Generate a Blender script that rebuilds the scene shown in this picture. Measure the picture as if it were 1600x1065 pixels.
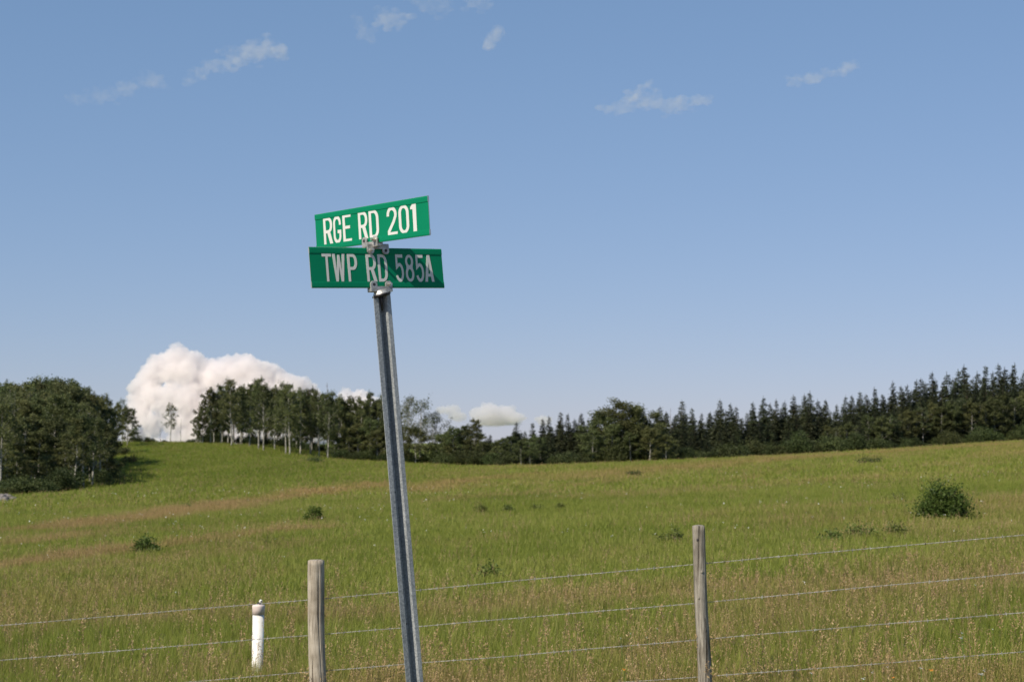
import bpy, bmesh, math, random
import numpy as np
from mathutils import Vector, Matrix, noise as mnoise

random.seed(7)
rng = np.random.default_rng(7)
SC = bpy.context.scene
COL = SC.collection
PI = math.pi
for o in list(bpy.data.objects):
    bpy.data.objects.remove(o)

# ------------------------------------------------------------------ camera, light, exposure
EYE, F = 1.6, 2600.0                       # eye height above the road, focal length in photo pixels (1600 wide)
PHI = math.atan((690 - 532.5) / F)
cam = bpy.data.cameras.new('camera')
camo = bpy.data.objects.new('camera', cam)
COL.objects.link(camo)
camo.location = (0, 0, EYE)
camo.rotation_euler = (PI / 2 + PHI, 0, 0)
cam.sensor_width = 36.0
cam.lens = F / 1600 * 36
cam.clip_start, cam.clip_end = 0.1, 30000
cam.dof.use_dof = True
cam.dof.focus_distance = 7.2
cam.dof.aperture_fstop = 8.0
SC.camera = camo

SUN_AZ, SUN_EL = 43.0, 42.0                # light travels away from the camera and to the right
a, e = math.radians(SUN_AZ), math.radians(SUN_EL)
travel = Vector((math.sin(a) * math.cos(e), math.cos(a) * math.cos(e), -math.sin(e)))
sun = bpy.data.lights.new('sun', 'SUN')
sun.energy, sun.angle, sun.color = 4.7, math.radians(0.53), (1.0, 0.91, 0.78)
suno = bpy.data.objects.new('sun', sun)
COL.objects.link(suno)
suno.rotation_euler = travel.to_track_quat('-Z', 'Y').to_euler()
suno.location = (-20, -20, 40)

W = bpy.data.worlds.new('World')
SC.world = W
W.use_nodes = True
wn, wl = W.node_tree.nodes, W.node_tree.links
wn.clear()
wo = wn.new('ShaderNodeOutputWorld')
bg = wn.new('ShaderNodeBackground')
sky = wn.new('ShaderNodeTexSky')
sky.sky_type = 'NISHITA'
sky.sun_disc = False
sky.sun_elevation = e
sky.sun_rotation = math.atan2(-travel.x, -travel.y)
sky.altitude = 700
sky.air_density, sky.dust_density, sky.ozone_density = 1.0, 0.1, 3.0
bg.inputs['Strength'].default_value = 0.089
# the clear air of the photograph has a gentler step from zenith blue to pale horizon than the model sky: one curve over the whole sky
sepc, comb = wn.new('ShaderNodeSeparateColor'), wn.new('ShaderNodeCombineColor')
wl.new(sky.outputs[0], sepc.inputs[0])
for ch, (gain, power) in enumerate(((0.212 / 0.105 * (0.105 / 0.227) ** 0.62, 0.62), (0.345 / 0.105 * (0.105 / 0.381) ** 0.50, 0.50), (0.575 / 0.105 * (0.105 / 0.617) ** 0.50, 0.50))):
    pw = wn.new('ShaderNodeMath'); pw.operation = 'POWER'; pw.inputs[1].default_value = power
    ml = wn.new('ShaderNodeMath'); ml.operation = 'MULTIPLY'; ml.inputs[1].default_value = gain
    wl.new(sepc.outputs[ch], pw.inputs[0]); wl.new(pw.outputs[0], ml.inputs[0]); wl.new(ml.outputs[0], comb.inputs[ch])
wl.new(comb.outputs[0], bg.inputs[0])
wl.new(bg.outputs[0], wo.inputs[0])

SC.view_settings.view_transform = 'Standard'
SC.view_settings.look = 'None'
SC.view_settings.exposure = 0.25
SC.view_settings.gamma = 1.0
SC.view_settings.use_curve_mapping = False
SC.render.engine = 'CYCLES'
SC.cycles.max_bounces = 24
SC.cycles.diffuse_bounces = 4
SC.cycles.transparent_max_bounces = 12
SC.cycles.volume_bounces = 20
SC.cycles.use_denoising = True
SC.cycles.denoiser = 'OPENIMAGEDENOISE'
SC.cycles.sample_clamp_indirect = 8

# ------------------------------------------------------------------ measuring helpers
CP, SP = math.cos(PHI), math.sin(PHI)

def ray(px, py):
    X, Y = (px - 800) / F, (532.5 - py) / F
    return Vector((X, CP - Y * SP, SP + Y * CP))

def at(px, py, y):                          # the point at forward distance y seen at photo pixel (px, py)
    r = ray(px, py)
    k = y / r.y
    return Vector((r.x * k, y, EYE + r.z * k))

def vnoise(x, y, seed=0):
    x = np.asarray(x, float); y = np.asarray(y, float)
    xi, yi = np.floor(x).astype(np.int64), np.floor(y).astype(np.int64)
    fx, fy = x - xi, y - yi
    fx, fy = fx * fx * (3 - 2 * fx), fy * fy * (3 - 2 * fy)
    def h(i, j):
        n = (i * 374761393 + j * 668265263 + seed * 1442695041) & 0xffffffff
        n = ((n ^ (n >> 13)) * 1274126177) & 0xffffffff
        return ((n ^ (n >> 16)) & 0xffff) / 65535.0
    return (h(xi, yi) * (1 - fx) + h(xi + 1, yi) * fx) * (1 - fy) + (h(xi, yi + 1) * (1 - fx) + h(xi + 1, yi + 1) * fx) * fy

def fbm(x, y, seed=0, octv=4):
    s, amp, t = 0.0, 1.0, 0.0
    for o in range(octv):
        s = s + amp * vnoise(x * 2 ** o + 17.3 * o, y * 2 ** o - 9.1 * o, seed + o)
        t += amp
        amp *= 0.5
    return s / t

# drop of the ground below the eye: per bearing (photo column at unit depth), knots (distance, drop)
PROFILE = {
    -500: [(12.5, 2.45), (17, 2.5), (25, 2.7), (40, 3.2), (70, 3.9), (100, 4.4), (140, 4.9), (180, 4.3), (230, 2.0), (260, 2.0), (330, 4)],
    0: [(12.5, 2.4), (17, 2.42), (25, 2.6), (40, 3.0), (70, 3.6), (100, 4.1), (140, 4.6), (180, 3.6), (230, 0.3), (260, 0.8), (330, 4)],
    120: [(12.5, 2.38), (17, 2.38), (25, 2.55), (40, 2.9), (70, 3.5), (100, 3.95), (140, 4.3), (175, 3.5), (200, 2.0), (225, 0.1), (260, 0.6), (330, 4)],
    200: [(12.5, 2.35), (17, 2.35), (25, 2.5), (40, 2.85), (70, 3.4), (100, 3.75), (140, 3.9), (175, 2.9), (200, 1.5), (225, -0.05), (260, 0.5), (330, 4)],
    400: [(12.5, 2.3), (17, 2.3), (25, 2.45), (40, 2.75), (70, 3.2), (100, 3.5), (140, 3.5), (175, 2.6), (200, 1.6), (225, 0.5), (245, 0.2), (270, 0.9), (330, 4)],
    560: [(12.5, 2.25), (17, 2.25), (25, 2.4), (40, 2.65), (70, 3.05), (100, 3.3), (140, 3.2), (175, 2.8), (205, 2.4), (245, 2.3), (330, 4)],
    800: [(12.5, 2.2), (17, 2.2), (25, 2.35), (40, 2.6), (70, 2.95), (100, 3.15), (140, 3.1), (175, 2.9), (200, 3.25), (240, 3.8), (330, 4.5)],
    1000: [(12.5, 2.1), (17, 2.1), (25, 2.2), (40, 2.4), (70, 2.7), (100, 2.8), (140, 2.6), (175, 2.3), (200, 2.6), (240, 3.1), (330, 4)],
    1200: [(12.5, 2.0), (17, 2.0), (25, 2.1), (40, 2.3), (70, 2.55), (100, 2.55), (140, 2.2), (180, 1.55), (210, 1.9), (250, 2.3), (330, 3)],
    1400: [(12.5, 1.93), (17, 1.95), (25, 2.05), (40, 2.25), (70, 2.45), (100, 2.35), (140, 1.75), (190, 0.85), (220, 1.1), (260, 1.3), (330, 2)],
    1600: [(12.5, 1.87), (17, 1.9), (25, 2.0), (40, 2.2), (70, 2.35), (100, 2.1), (140, 1.3), (200, -0.1), (230, 0.1), (270, 0.2), (330, 1)],
    2100: [(12.5, 1.8), (17, 1.82), (25, 1.9), (40, 2.0), (70, 2.0), (100, 1.6), (140, 0.5), (200, -1.8), (230, -1.9), (270, -1.8), (330, -1)],
}
_LY = np.linspace(math.log(2.0), math.log(8000.0), 360)
_XC = np.arange(-700, 2301, 20.0)
def _table():
    cols = sorted(PROFILE)
    rows = []
    near = [(2, 1.6), (5.5, 1.6), (7.0, 1.7), (9.5, 2.15)]
    for c in cols:
        k = near + PROFILE[c] + [(500, 6.0), (8000, 6.5)]
        rows.append(np.interp(_LY, [math.log(d) for d, _ in k], [v for _, v in k]))
    rows = np.array(rows)
    T = np.array([np.interp(_XC, cols, rows[:, j]) for j in range(rows.shape[1])]).T
    def smooth(A, n, ax):
        w = np.hanning(2 * n + 3)[1:-1]
        w /= w.sum()
        return np.apply_along_axis(lambda v: np.convolve(np.pad(v, n, mode='edge'), w, 'valid'), ax, A)
    return smooth(smooth(T, 4, 1), 5, 0)
_T = _table()

def ground(x, y):
    x, y = np.asarray(x, float), np.asarray(y, float)
    ye = np.maximum(y, 2.0)
    X = np.clip(800 + F * x / np.maximum(ye, 9.0), _XC[0], _XC[-1])
    u = (np.log(np.clip(ye, 2.0, 8000.0)) - _LY[0]) / (_LY[1] - _LY[0])
    v = (X - _XC[0]) / 20.0
    i = np.clip(v.astype(int), 0, len(_XC) - 2); j = np.clip(u.astype(int), 0, len(_LY) - 2)
    fi, fj = v - i, u - j
    h = (_T[i, j] * (1 - fi) + _T[i + 1, j] * fi) * (1 - fj) + (_T[i, j + 1] * (1 - fi) + _T[i + 1, j + 1] * fi) * fj
    amp = np.clip((ye - 9) / 30, 0, 1) * np.clip((900 - ye) / 300, 0, 1)
    bump = (fbm(x / 9.0, y / 9.0, 5, 4) - 0.5) * 0.22 + (fbm(x / 30.0, y / 30.0, 9, 2) - 0.5) * 0.35
    return EYE - h + bump * amp

def gz(x, y):
    return float(ground(np.array([x]), np.array([y]))[0])

def on_ground(px, py, lo=9.0, hi=260.0):    # where the ground is seen at photo pixel (px, py)
    ys = np.exp(np.linspace(math.log(lo), math.log(hi), 900))
    r = ray(px, py)
    xs = r.x / r.y * ys
    d = EYE + r.z / r.y * ys - ground(xs, ys)
    k = np.nonzero(d <= 0)[0]
    y = ys[k[0]] if len(k) else hi
    return Vector((r.x / r.y * y, y, gz(r.x / r.y * y, y)))

def foot(px, y):
    x = (px - 800) / F * y
    return Vector((x, y, gz(x, y)))

def top_z(py, y):
    r = ray(800, py)
    return EYE + r.z / r.y * y

# ------------------------------------------------------------------ object helpers
def tag(o, label=None, cat=None, group=None, kind=None):
    if label: o['label'] = label
    if cat: o['category'] = cat
    if group: o['group'] = group
    if kind: o['kind'] = kind
    return o

def empty(name, loc=(0, 0, 0), rot=(0, 0, 0)):
    o = bpy.data.objects.new(name, None)
    COL.objects.link(o)
    o.location, o.rotation_euler = loc, rot
    o.empty_display_size = 0.2
    return o

def link(name, me, mats, parent=None, smooth=False):
    o = bpy.data.objects.new(name, me)
    COL.objects.link(o)
    if mats is not None:
        for m in (mats if isinstance(mats, (list, tuple)) else [mats]):
            me.materials.append(m)
    if parent is not None: o.parent = parent
    if smooth: me.polygons.foreach_set('use_smooth', [True] * len(me.polygons))
    return o

def bm_mesh(bm, name):
    me = bpy.data.meshes.new(name)
    bmesh.ops.recalc_face_normals(bm, faces=bm.faces)
    bm.to_mesh(me)
    bm.free()
    return me

def np_mesh(name, verts, faces):
    me = bpy.data.meshes.new(name)
    verts = np.asarray(verts, np.float32)
    if isinstance(faces, np.ndarray):
        n, k = faces.shape
        me.vertices.add(len(verts)); me.vertices.foreach_set('co', verts.ravel())
        me.loops.add(n * k); me.loops.foreach_set('vertex_index', faces.astype(np.int32).ravel())
        me.polygons.add(n)
        me.polygons.foreach_set('loop_start', np.arange(0, n * k, k, dtype=np.int32))
        me.polygons.foreach_set('loop_total', np.full(n, k, np.int32))
        me.update(calc_edges=True)
    else:
        me.from_pydata([tuple(map(float, v)) for v in verts], [], faces)
        me.update()
    return me

def box(bm, c, s, M=None):
    v = [Vector((c[0] + s[0] / 2 * i, c[1] + s[1] / 2 * j, c[2] + s[2] / 2 * k)) for k in (-1, 1) for i, j in ((-1, -1), (1, -1), (1, 1), (-1, 1))]
    if M is not None: v = [M @ p for p in v]
    b = [bm.verts.new(p) for p in v]
    for f in ((0, 3, 2, 1), (4, 5, 6, 7), (0, 1, 5, 4), (1, 2, 6, 5), (2, 3, 7, 6), (3, 0, 4, 7)):
        bm.faces.new([b[i] for i in f])

def cyl(bm, p0, p1, r0, r1=None, n=12, cap=True):
    p0, p1 = Vector(p0), Vector(p1)
    r1 = r0 if r1 is None else r1
    q = (p1 - p0).to_track_quat('Z', 'Y')
    rings = []
    for p, r in ((p0, r0), (p1, r1)):
        rings.append([bm.verts.new(p + q @ Vector((math.cos(2 * PI * k / n) * r, math.sin(2 * PI * k / n) * r, 0))) for k in range(n)])
    for k in range(n):
        bm.faces.new((rings[0][k], rings[0][(k + 1) % n], rings[1][(k + 1) % n], rings[1][k]))
    if cap:
        bm.faces.new(rings[0][::-1]); bm.faces.new(rings[1])

def tube_arrays(pts, radii, n=6):
    """vertices and quads of a tapered tube through pts"""
    pts = np.asarray(pts, float)
    V, Q = [], []
    d = np.gradient(pts, axis=0)
    d /= np.linalg.norm(d, axis=1)[:, None] + 1e-9
    ref = np.array([1.0, 0.1, 0]) if abs(d[0][0]) < 0.8 else np.array([0, 1.0, 0.1])
    for p, t, r in zip(pts, d, radii):
        u = np.cross(t, ref); u /= np.linalg.norm(u) + 1e-9
        w = np.cross(t, u)
        for k in range(n):
            an = 2 * PI * k / n
            V.append(p + (u * math.cos(an) + w * math.sin(an)) * r)
    for i in range(len(pts) - 1):
        for k in range(n):
            Q.append((i * n + k, i * n + (k + 1) % n, (i + 1) * n + (k + 1) % n, (i + 1) * n + k))
    return np.array(V), np.array(Q)

class Soup:
    def __init__(s): s.v, s.q, s.n = [], [], 0
    def add(s, V, Q):
        s.v.append(V); s.q.append(Q + s.n); s.n += len(V)
    def tube(s, pts, radii, n=6): s.add(*tube_arrays(pts, radii, n))
    def mesh(s, name): return np_mesh(name, np.concatenate(s.v), np.concatenate(s.q))

def leaf_quads(c, size, aspect=0.8, tilt=1.0, normals=None):
    """one leaf-sized quad per centre, random orientation"""
    n = len(c)
    d = rng.normal(size=(n, 3)); d /= np.linalg.norm(d, axis=1)[:, None]
    e_ = rng.normal(size=(n, 3)); e_[:, 2] *= tilt
    e_ -= d * (e_ * d).sum(1)[:, None]; e_ /= np.linalg.norm(e_, axis=1)[:, None]
    sz = np.asarray(size).reshape(-1, 1) * np.ones((n, 1))
    a_, b_ = d * sz * 0.5, e_ * sz * 0.5 * aspect
    V = np.stack([c - a_, c - b_ * 0.9 + a_ * 0.1, c + a_, c + b_], 1).reshape(-1, 3)
    Q = np.arange(4 * n).reshape(-1, 4)
    return V, Q

# ------------------------------------------------------------------ materials
def nodes(name):
    m = bpy.data.materials.new(name)
    m.use_nodes = True
    nt = m.node_tree
    nt.nodes.clear()
    out = nt.nodes.new('ShaderNodeOutputMaterial')
    return m, nt.nodes, nt.links, out

def N(ns, t, **kw):
    n = ns.new(t)
    for k, v in kw.items():
        if k in n.inputs: n.inputs[k].default_value = v
        else: setattr(n, k, v)
    return n

def ramp(ns, stops):
    r = ns.new('ShaderNodeValToRGB')
    el = r.color_ramp.elements
    while len(el) < len(stops): el.new(0.5)
    for x, (p, c) in zip(el, stops):
        x.position = p
        x.color = (*c, 1) if len(c) == 3 else c
    return r

def mix(ns, ls, fac, A, B, blend='MIX'):
    m = ns.new('ShaderNodeMix')
    m.data_type = 'RGBA'; m.blend_type = blend
    for sock, v in ((m.inputs[0], fac), (m.inputs[6], A), (m.inputs[7], B)):
        if hasattr(v, 'is_linked'): ls.new(v, sock)
        elif isinstance(v, (int, float)): sock.default_value = v
        else: sock.default_value = (*v, 1)
    return m.outputs[2]

def foliage_mat(name, dark, light, trans=0.25, rough=0.6, scale=1.2, hue=0.15):
    m, ns, ls, out = nodes(name)
    tc = N(ns, 'ShaderNodeTexCoord')
    no = N(ns, 'ShaderNodeTexNoise', Scale=scale, Detail=3.0)
    ls.new(tc.outputs['Object'], no.inputs['Vector'])
    geo = N(ns, 'ShaderNodeNewGeometry')
    r = ramp(ns, [(0.3, dark), (0.7, light)])
    mth = N(ns, 'ShaderNodeMath', operation='MULTIPLY_ADD')
    ls.new(geo.outputs['Random Per Island'], mth.inputs[0]); mth.inputs[1].default_value = 0.45; 
    sub = N(ns, 'ShaderNodeMath', operation='SUBTRACT'); ls.new(no.outputs[0], sub.inputs[0]); sub.inputs[1].default_value = 0.22
    ls.new(sub.outputs[0], mth.inputs[2])
    ls.new(mth.outputs[0], r.inputs[0])
    oi = N(ns, 'ShaderNodeObjectInfo')
    hs = N(ns, 'ShaderNodeHueSaturation')
    mr = N(ns, 'ShaderNodeMapRange'); mr.inputs[3].default_value = 0.5 - 0.03 * hue / 0.15; mr.inputs[4].default_value = 0.5 + 0.02
    ls.new(oi.outputs['Random'], mr.inputs[0]); ls.new(mr.outputs[0], hs.inputs['Hue'])
    mr2 = N(ns, 'ShaderNodeMapRange'); mr2.inputs[3].default_value = 0.72; mr2.inputs[4].default_value = 1.3
    rr = N(ns, 'ShaderNodeMath', operation='FRACT'); mm = N(ns, 'ShaderNodeMath', operation='MULTIPLY'); mm.inputs[1].default_value = 7.31
    ls.new(oi.outputs['Random'], mm.inputs[0]); ls.new(mm.outputs[0], rr.inputs[0]); ls.new(rr.outputs[0], mr2.inputs[0]); ls.new(mr2.outputs[0], hs.inputs['Value'])
    ls.new(r.outputs[0], hs.inputs['Color'])
    p = N(ns, 'ShaderNodeBsdfPrincipled', Roughness=rough)
    p.inputs['Specular IOR Level'].default_value = 0.25
    ls.new(hs.outputs[0], p.inputs['Base Color'])
    t = N(ns, 'ShaderNodeBsdfTranslucent')
    ls.new(hs.outputs[0], t.inputs['Color'])
    ms = N(ns, 'ShaderNodeMixShader', Fac=trans)
    ls.new(p.outputs[0], ms.inputs[1]); ls.new(t.outputs[0], ms.inputs[2]); ls.new(ms.outputs[0], out.inputs[0])
    return m

def bark_mat(name, base, dark, scale=6.0, stretch=(1, 1, 0.4), bump=0.4, lo=0.42, hi=0.6):
    m, ns, ls, out = nodes(name)
    tc = N(ns, 'ShaderNodeTexCoord'); mp = N(ns, 'ShaderNodeMapping'); mp.inputs['Scale'].default_value = stretch
    ls.new(tc.outputs['Object'], mp.inputs[0])
    no = N(ns, 'ShaderNodeTexNoise', Scale=scale, Detail=5.0, Roughness=0.65)
    ls.new(mp.outputs[0], no.inputs['Vector'])
    r = ramp(ns, [(lo, dark), (hi, base)]); ls.new(no.outputs[0], r.inputs[0])
    p = N(ns, 'ShaderNodeBsdfPrincipled', Roughness=0.85)
    ls.new(r.outputs[0], p.inputs['Base Color'])
    b = N(ns, 'ShaderNodeBump', Strength=bump, Distance=0.02); ls.new(no.outputs[0], b.inputs['Height']); ls.new(b.outputs[0], p.inputs['Normal'])
    ls.new(p.outputs[0], out.inputs[0])
    return m

def plain(name, col, rough=0.5, metal=0.0, nscale=40.0, vary=0.15, spec=0.5):
    m, ns, ls, out = nodes(name)
    tc = N(ns, 'ShaderNodeTexCoord')
    no = N(ns, 'ShaderNodeTexNoise', Scale=nscale, Detail=4.0)
    ls.new(tc.outputs['Object'], no.inputs['Vector'])
    c0 = tuple(v * (1 - vary) for v in col); c1 = tuple(min(1, v * (1 + vary)) for v in col)
    r = ramp(ns, [(0.35, c0), (0.65, c1)]); ls.new(no.outputs[0], r.inputs[0])
    p = N(ns, 'ShaderNodeBsdfPrincipled', Roughness=rough, Metallic=metal)
    p.inputs['Specular IOR Level'].default_value = spec
    ls.new(r.outputs[0], p.inputs['Base Color'])
    ls.new(p.outputs[0], out.inputs[0])
    return m

GREEN_D, GREEN_L = (0.055, 0.095, 0.014), (0.125, 0.165, 0.030)
TAN = (0.26, 0.165, 0.070)

def ground_mat():
    m, ns, ls, out = nodes('pasture_turf')
    geo = N(ns, 'ShaderNodeNewGeometry')
    at_ = N(ns, 'ShaderNodeAttribute', attribute_name='dry')
    lush = N(ns, 'ShaderNodeAttribute', attribute_name='lush')
    grav = N(ns, 'ShaderNodeAttribute', attribute_name='gravel')
    n1 = N(ns, 'ShaderNodeTexNoise', Scale=0.09, Detail=8.0, Roughness=0.66); ls.new(geo.outputs['Position'], n1.inputs['Vector'])
    n2 = N(ns, 'ShaderNodeTexNoise', Scale=1.7, Detail=6.0, Roughness=0.7); ls.new(geo.outputs['Position'], n2.inputs['Vector'])
    n3 = N(ns, 'ShaderNodeTexNoise', Scale=14.0, Detail=4.0, Roughness=0.7); ls.new(geo.outputs['Position'], n3.inputs['Vector'])
    r1 = ramp(ns, [(0.3, (0.135, 0.175, 0.024)), (0.5, (0.185, 0.205, 0.036)), (0.72, (0.23, 0.23, 0.06))]); ls.new(n1.outputs[0], r1.inputs[0])
    r2 = ramp(ns, [(0.25, (0.6, 0.66, 0.6)), (0.75, (1.25, 1.2, 1.2))]); ls.new(n2.outputs[0], r2.inputs[0])
    r3 = ramp(ns, [(0.25, (0.6, 0.62, 0.6)), (0.75, (1.3, 1.28, 1.3))]); ls.new(n3.outputs[0], r3.inputs[0])
    c = mix(ns, ls, lush.outputs['Fac'], r1.outputs[0], (0.085, 0.13, 0.016))
    c = mix(ns, ls, at_.outputs['Fac'], c, (0.31, 0.215, 0.095))
    c = mix(ns, ls, 1.0, c, r2.outputs[0], 'MULTIPLY')
    c = mix(ns, ls, 0.8, c, r3.outputs[0], 'MULTIPLY')
    c = mix(ns, ls, grav.outputs['Fac'], c, (0.20, 0.18, 0.155))
    p = N(ns, 'ShaderNodeBsdfPrincipled', Roughness=0.95)
    p.inputs['Specular IOR Level'].default_value = 0.1
    ls.new(c, p.inputs['Base Color'])
    b = N(ns, 'ShaderNodeBump', Strength=0.9, Distance=0.15); ls.new(n2.outputs[0], b.inputs['Height'])
    b2 = N(ns, 'ShaderNodeBump', Strength=0.8, Distance=0.05); ls.new(n3.outputs[0], b2.inputs['Height']); ls.new(b.outputs[0], b2.inputs['Normal'])
    ls.new(b2.outputs[0], p.inputs['Normal'])
    ls.new(p.outputs[0], out.inputs[0])
    return m

def blade_mat(name, c0, c1, c2, trans=0.35):
    """grass blades: colour by the tuft's own dryness and a random per tuft"""
    m, ns, ls, out = nodes(name)
    dry = N(ns, 'ShaderNodeAttribute', attribute_name='dry', attribute_type='INSTANCER')
    tone = N(ns, 'ShaderNodeAttribute', attribute_name='tone', attribute_type='INSTANCER')
    geo = N(ns, 'ShaderNodeNewGeometry')
    ad = N(ns, 'ShaderNodeMath', operation='MULTIPLY_ADD'); ls.new(geo.outputs['Random Per Island'], ad.inputs[0]); ad.inputs[1].default_value = 0.5
    mu = N(ns, 'ShaderNodeMath', operation='MULTIPLY'); ls.new(tone.outputs['Fac'], mu.inputs[0]); mu.inputs[1].default_value = 0.6
    ls.new(mu.outputs[0], ad.inputs[2])
    r = ramp(ns, [(0.0, c0), (0.5, c1), (1.0, c2)]); ls.new(ad.outputs[0], r.inputs[0])
    dm = N(ns, 'ShaderNodeMath', operation='MULTIPLY'); ls.new(dry.outputs['Fac'], dm.inputs[0]); dm.inputs[1].default_value = 0.85
    c = mix(ns, ls, dm.outputs[0], r.outputs[0], (0.40, 0.27, 0.12))
    p = N(ns, 'ShaderNodeBsdfPrincipled', Roughness=0.55); p.inputs['Specular IOR Level'].default_value = 0.25
    ls.new(c, p.inputs['Base Color'])
    t = N(ns, 'ShaderNodeBsdfTranslucent'); ls.new(c, t.inputs['Color'])
    ms = N(ns, 'ShaderNodeMixShader', Fac=trans); ls.new(p.outputs[0], ms.inputs[1]); ls.new(t.outputs[0], ms.inputs[2]); ls.new(ms.outputs[0], out.inputs[0])
    return m

def wood_mat(name, light, mid, dark):
    m, ns, ls, out = nodes(name)
    tc = N(ns, 'ShaderNodeTexCoord')
    mp = N(ns, 'ShaderNodeMapping'); mp.inputs['Scale'].default_value = (1, 1, 0.055); ls.new(tc.outputs['Object'], mp.inputs[0])
    g = N(ns, 'ShaderNodeTexNoise', Scale=95.0, Detail=6.0, Roughness=0.7); ls.new(mp.outputs[0], g.inputs['Vector'])
    b = N(ns, 'ShaderNodeTexNoise', Scale=7.0, Detail=5.0, Roughness=0.6); ls.new(tc.outputs['Object'], b.inputs['Vector'])
    mp2 = N(ns, 'ShaderNodeMapping'); mp2.inputs['Scale'].default_value = (1, 1, 0.03); ls.new(tc.outputs['Object'], mp2.inputs[0])
    ck = N(ns, 'ShaderNodeTexNoise', Scale=42.0, Detail=2.0, Roughness=0.5, Distortion=0.4); ls.new(mp2.outputs[0], ck.inputs['Vector'])
    r = ramp(ns, [(0.28, dark), (0.5, mid), (0.7, light)]); ls.new(g.outputs[0], r.inputs[0])
    rb = ramp(ns, [(0.3, (0.68, 0.64, 0.58)), (0.7, (1.15, 1.13, 1.1))]); ls.new(b.outputs[0], rb.inputs[0])
    c = mix(ns, ls, 1.0, r.outputs[0], rb.outputs[0], 'MULTIPLY')
    rc = ramp(ns, [(0.35, (0.16, 0.13, 0.11)), (0.41, (1, 1, 1))]); ls.new(ck.outputs[0], rc.inputs[0])
    c = mix(ns, ls, 0.85, c, rc.outputs[0], 'MULTIPLY')
    p = N(ns, 'ShaderNodeBsdfPrincipled', Roughness=0.9); p.inputs['Specular IOR Level'].default_value = 0.15
    ls.new(c, p.inputs['Base Color'])
    b1 = N(ns, 'ShaderNodeBump', Strength=0.5, Distance=0.004); ls.new(g.outputs[0], b1.inputs['Height'])
    b2 = N(ns, 'ShaderNodeBump', Strength=0.7, Distance=0.008); ls.new(rc.outputs[0], b2.inputs['Height']); ls.new(b1.outputs[0], b2.inputs['Normal'])
    ls.new(b2.outputs[0], p.inputs['Normal']); ls.new(p.outputs[0], out.inputs[0])
    return m

def galv_mat():
    m, ns, ls, out = nodes('galvanised_steel')
    tc = N(ns, 'ShaderNodeTexCoord')
    v = N(ns, 'ShaderNodeTexVoronoi', Scale=190.0); ls.new(tc.outputs['Object'], v.inputs['Vector'])
    mp = N(ns, 'ShaderNodeMapping'); mp.inputs['Scale'].default_value = (1, 1, 0.1); ls.new(tc.outputs['Object'], mp.inputs[0])
    n = N(ns, 'ShaderNodeTexNoise', Scale=30.0, Detail=5.0); ls.new(mp.outputs[0], n.inputs['Vector'])
    sp = N(ns, 'ShaderNodeSeparateColor'); ls.new(v.outputs['Color'], sp.inputs[0])
    r = ramp(ns, [(0.0, (0.23, 0.245, 0.245)), (1.0, (0.42, 0.435, 0.43))]); ls.new(sp.outputs[0], r.inputs[0])
    rn = ramp(ns, [(0.3, (0.75, 0.77, 0.78)), (0.7, (1.1, 1.1, 1.1))]); ls.new(n.outputs[0], rn.inputs[0])
    c = mix(ns, ls, 1.0, r.outputs[0], rn.outputs[0], 'MULTIPLY')
    p = N(ns, 'ShaderNodeBsdfPrincipled', Metallic=0.25)
    rr = N(ns, 'ShaderNodeMapRange'); rr.inputs[3].default_value = 0.38; rr.inputs[4].default_value = 0.6
    ls.new(sp.outputs[1], rr.inputs[0]); ls.new(rr.outputs[0], p.inputs['Roughness']); ls.new(c, p.inputs['Base Color'])
    ls.new(p.outputs[0], out.inputs[0])
    return m

def sheeting_mat(name, col, col2, rough=0.38, spec=0.4):
    m, ns, ls, out = nodes(name)
    tc = N(ns, 'ShaderNodeTexCoord')
    n = N(ns, 'ShaderNodeTexNoise', Scale=9.0, Detail=6.0, Roughness=0.6); ls.new(tc.outputs['Object'], n.inputs['Vector'])
    r = ramp(ns, [(0.3, col2), (0.65, col)]); ls.new(n.outputs[0], r.inputs[0])
    v = N(ns, 'ShaderNodeTexNoise', Scale=420.0, Detail=2.0); ls.new(tc.outputs['Object'], v.inputs['Vector'])
    p = N(ns, 'ShaderNodeBsdfPrincipled', Roughness=rough); p.inputs['Specular IOR Level'].default_value = spec
    ls.new(r.outputs[0], p.inputs['Base Color'])
    b = N(ns, 'ShaderNodeBump', Strength=0.06, Distance=0.001); ls.new(v.outputs[0], b.inputs['Height']); ls.new(b.outputs[0], p.inputs['Normal'])
    ls.new(p.outputs[0], out.inputs[0])
    return m

M_LEAF = foliage_mat('aspen_leaves', (0.062, 0.078, 0.028), (0.145, 0.162, 0.058), 0.38)
M_LEAF_PALE = foliage_mat('willow_leaves', (0.055, 0.065, 0.032), (0.12, 0.13, 0.065), 0.3)
M_NEEDLE = foliage_mat('spruce_needles', (0.020, 0.028, 0.012), (0.056, 0.064, 0.026), 0.1, hue=0.1)
M_BUSH = foliage_mat('shrub_leaves', (0.034, 0.050, 0.016), (0.078, 0.098, 0.030), 0.25, scale=3)
M_SHRUB = foliage_mat('field_shrub_leaves', (0.065, 0.10, 0.016), (0.15, 0.20, 0.04), 0.38, scale=5)
M_WEED = foliage_mat('weed_leaves', (0.095, 0.13, 0.026), (0.17, 0.20, 0.046), 0.25, scale=4)
M_BARK = bark_mat('aspen_bark', (0.38, 0.36, 0.31), (0.07, 0.075, 0.06), 3.0, (1, 1, 1.6), lo=0.40, hi=0.54)
M_BARK_DARK = bark_mat('spruce_bark', (0.14, 0.11, 0.085), (0.05, 0.04, 0.032), 5.0)
M_DEAD = bark_mat('dead_wood', (0.22, 0.20, 0.18), (0.10, 0.09, 0.08), 5.0)
M_WOOD_A = wood_mat('weathered_post_wood', (0.52, 0.48, 0.41), (0.39, 0.35, 0.29), (0.15, 0.13, 0.105))
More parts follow.
